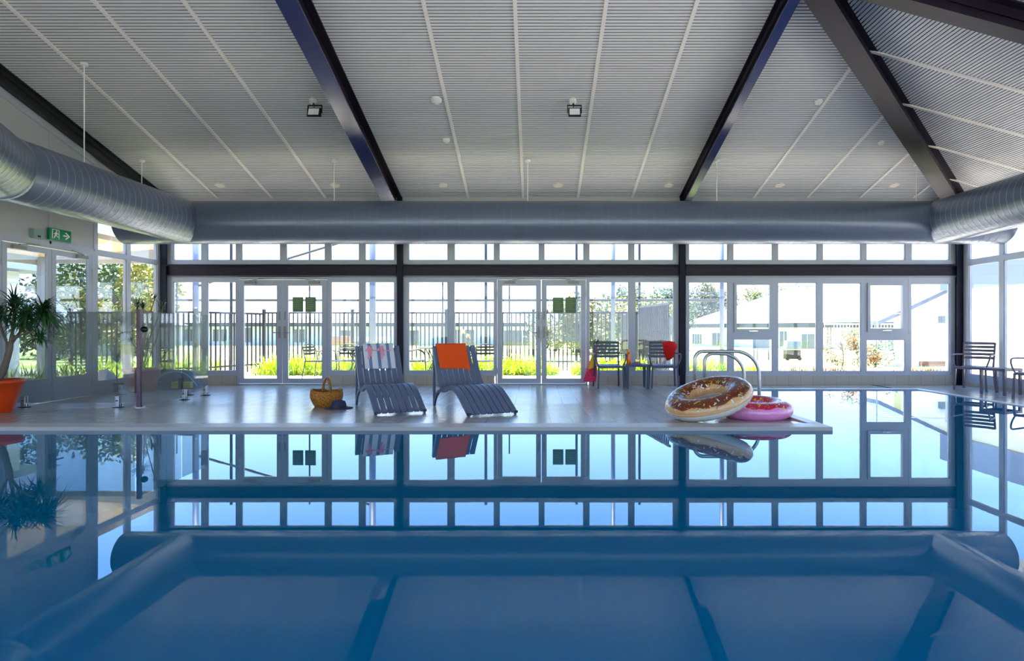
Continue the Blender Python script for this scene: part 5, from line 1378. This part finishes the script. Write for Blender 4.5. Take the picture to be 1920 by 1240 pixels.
# trees ---------------------------------------------------------------
def tree(X, Y, h, rw, lb, m, name='leafy_tree', n_=1500, leaf=.13, trunk=.12, low=.35, seed=0, mt=None, z0=None):
    random.seed(seed); z0 = gz(Y) if z0 is None else z0
    t = thing(name, lb, 'tree' if name != 'garden_shrub' else 'shrub', (X, Y, z0))
    b = MB(); b.tube(cat_rom([(X, Y, z0), (X+.1*rw, Y, z0+h*.3), (X-.05*rw, Y, z0+h*.7)], 3), [trunk]*3+[trunk*.8]*3+[trunk*.5], 8)
    for k in range(6):
        a = k*PI/3+seed; b.tube([(X+.05*rw, Y, z0+h*(.3+.05*k)), (X+rw*.6*math.cos(a), Y+rw*.6*math.sin(a), z0+h*(.55+.05*k))], [trunk*.5, trunk*.15], 6)
    b.build('trunk', mt or M_BARKD, t, world=True)
    cl = []
    for k in range(16):
        a = random.random()*2*PI; rr = rw*math.sqrt(random.random())*.8; f_ = random.uniform(low, .92)
        cl.append((X+rr*math.cos(a), Y+rr*math.sin(a), z0+h*f_, rw*random.uniform(.25, .45)))
    b = MB()
    for i in range(n_):
        c = random.choice(cl); v = Vector((random.gauss(0, 1), random.gauss(0, 1), random.gauss(0, .8))).normalized()*c[3]*random.uniform(.5, 1.05)
        p = Vector(c[:3])+v; u = Vector((random.gauss(0, 1), random.gauss(0, 1), random.gauss(0, 1))).normalized(); w_ = u.orthogonal().normalized(); s_ = leaf*random.uniform(.6, 1.3)
        b.quad(p-u*s_, p-w_*s_*.5, p+u*s_, p+w_*s_*.5)
    b.build('foliage', m, t, world=True)
tree(wx(1085, 34), 34, 2.9, 2.6, 'yellow green bushy tree behind the green notices on the middle doors', M_LEAFY, seed=1, n_=4800, low=.1)
tree(wx(1130, 31), 31, 3.1, 2.1, 'yellow leaved tree right of the middle doors', M_LEAFY, seed=2, n_=4800, low=.1)
tree(wx(1172, 44), 44, 4.6, 1.6, 'tall grey green tree rising above the fence behind the indoor armchairs', M_LEAFT, seed=3, n_=3000, low=.35)
tree(wx(1040, 40), 40, 2.0, 2.6, 'low pale green bush through the right leaf of the middle doors', M_LEAFT, 'garden_shrub', seed=4, n_=1500, low=.1)
tree(wx(1215, 36), 36, 3.1, 1.8, 'dull yellow tree behind the grey screen wall', M_LEAFY, seed=5, n_=2600, low=.2)
tree(wx(1262, 40), 40, 4.4, 1.6, 'dark grey green tree left of the dark column', M_LEAFT, seed=6, n_=2400, low=.3)
tree(wx(1320, 66), 66, 6.4, 4.0, 'pale dry leaved tree above the roof, left pane of the right bay', M_LEAFP, seed=7, n_=6000, leaf=.2, low=.3)
tree(wx(1395, 70), 70, 6.6, 3.6, 'yellow green tree above the white roof in the awning window', M_LEAFY, seed=8, n_=3500, leaf=.2, low=.3)
tree(wx(1440, 74), 74, 7.2, 3.6, 'pale feathery tree above the white roof, right of the awning window', M_LEAFP, seed=9, n_=1300, leaf=.2, low=.5)
tree(wx(1498, 74), 74, 7.8, 2.4, 'thin sparse treetop above the white roof ridge', M_LEAFP, seed=10, n_=260, leaf=.2, low=.7)
tree(wx(1578, 17.2), 17.2, 1.15, .55, 'orange and yellow flowering shrub outside, left of centre in the right bay', M_LEAFO, 'garden_shrub', seed=11, n_=900, leaf=.045, trunk=.02, low=.15)
tree(wx(1618, 17.4), 17.4, .95, .5, 'orange leaved shrub outside, beside the mullion of the right awning window', M_LEAFO, 'garden_shrub', seed=12, n_=800, leaf=.045, trunk=.02, low=.15)
tree(wx(1662, 17.6), 18.2, .95, .6, 'green leaved shrub outside under the right awning window', M_LEAFT, 'garden_shrub', seed=13, n_=900, leaf=.05, trunk=.02, low=.15)
tree(-14.3, 20.5, 3.4, 1.5, 'sunny green tree outside the left windows, nearest the glass', M_LEAFY, seed=14, n_=3000, leaf=.09, low=.12)
tree(-15.9, 23.0, 4.2, 2.0, 'broad green tree seen through the tall window next to the left doors', M_LEAFT, seed=15, n_=3600, leaf=.1, low=.1)
tree(-18.6, 28.5, 4.6, 2.2, 'yellow green tree seen through the left corner window', M_LEAFY, seed=16, n_=3200, leaf=.11, low=.3)
tree(-19.5, 26.0, 5.0, 2.6, 'dense green tree furthest left beyond the verandah', M_LEAFT, seed=17, n_=3000, leaf=.12, low=.1)
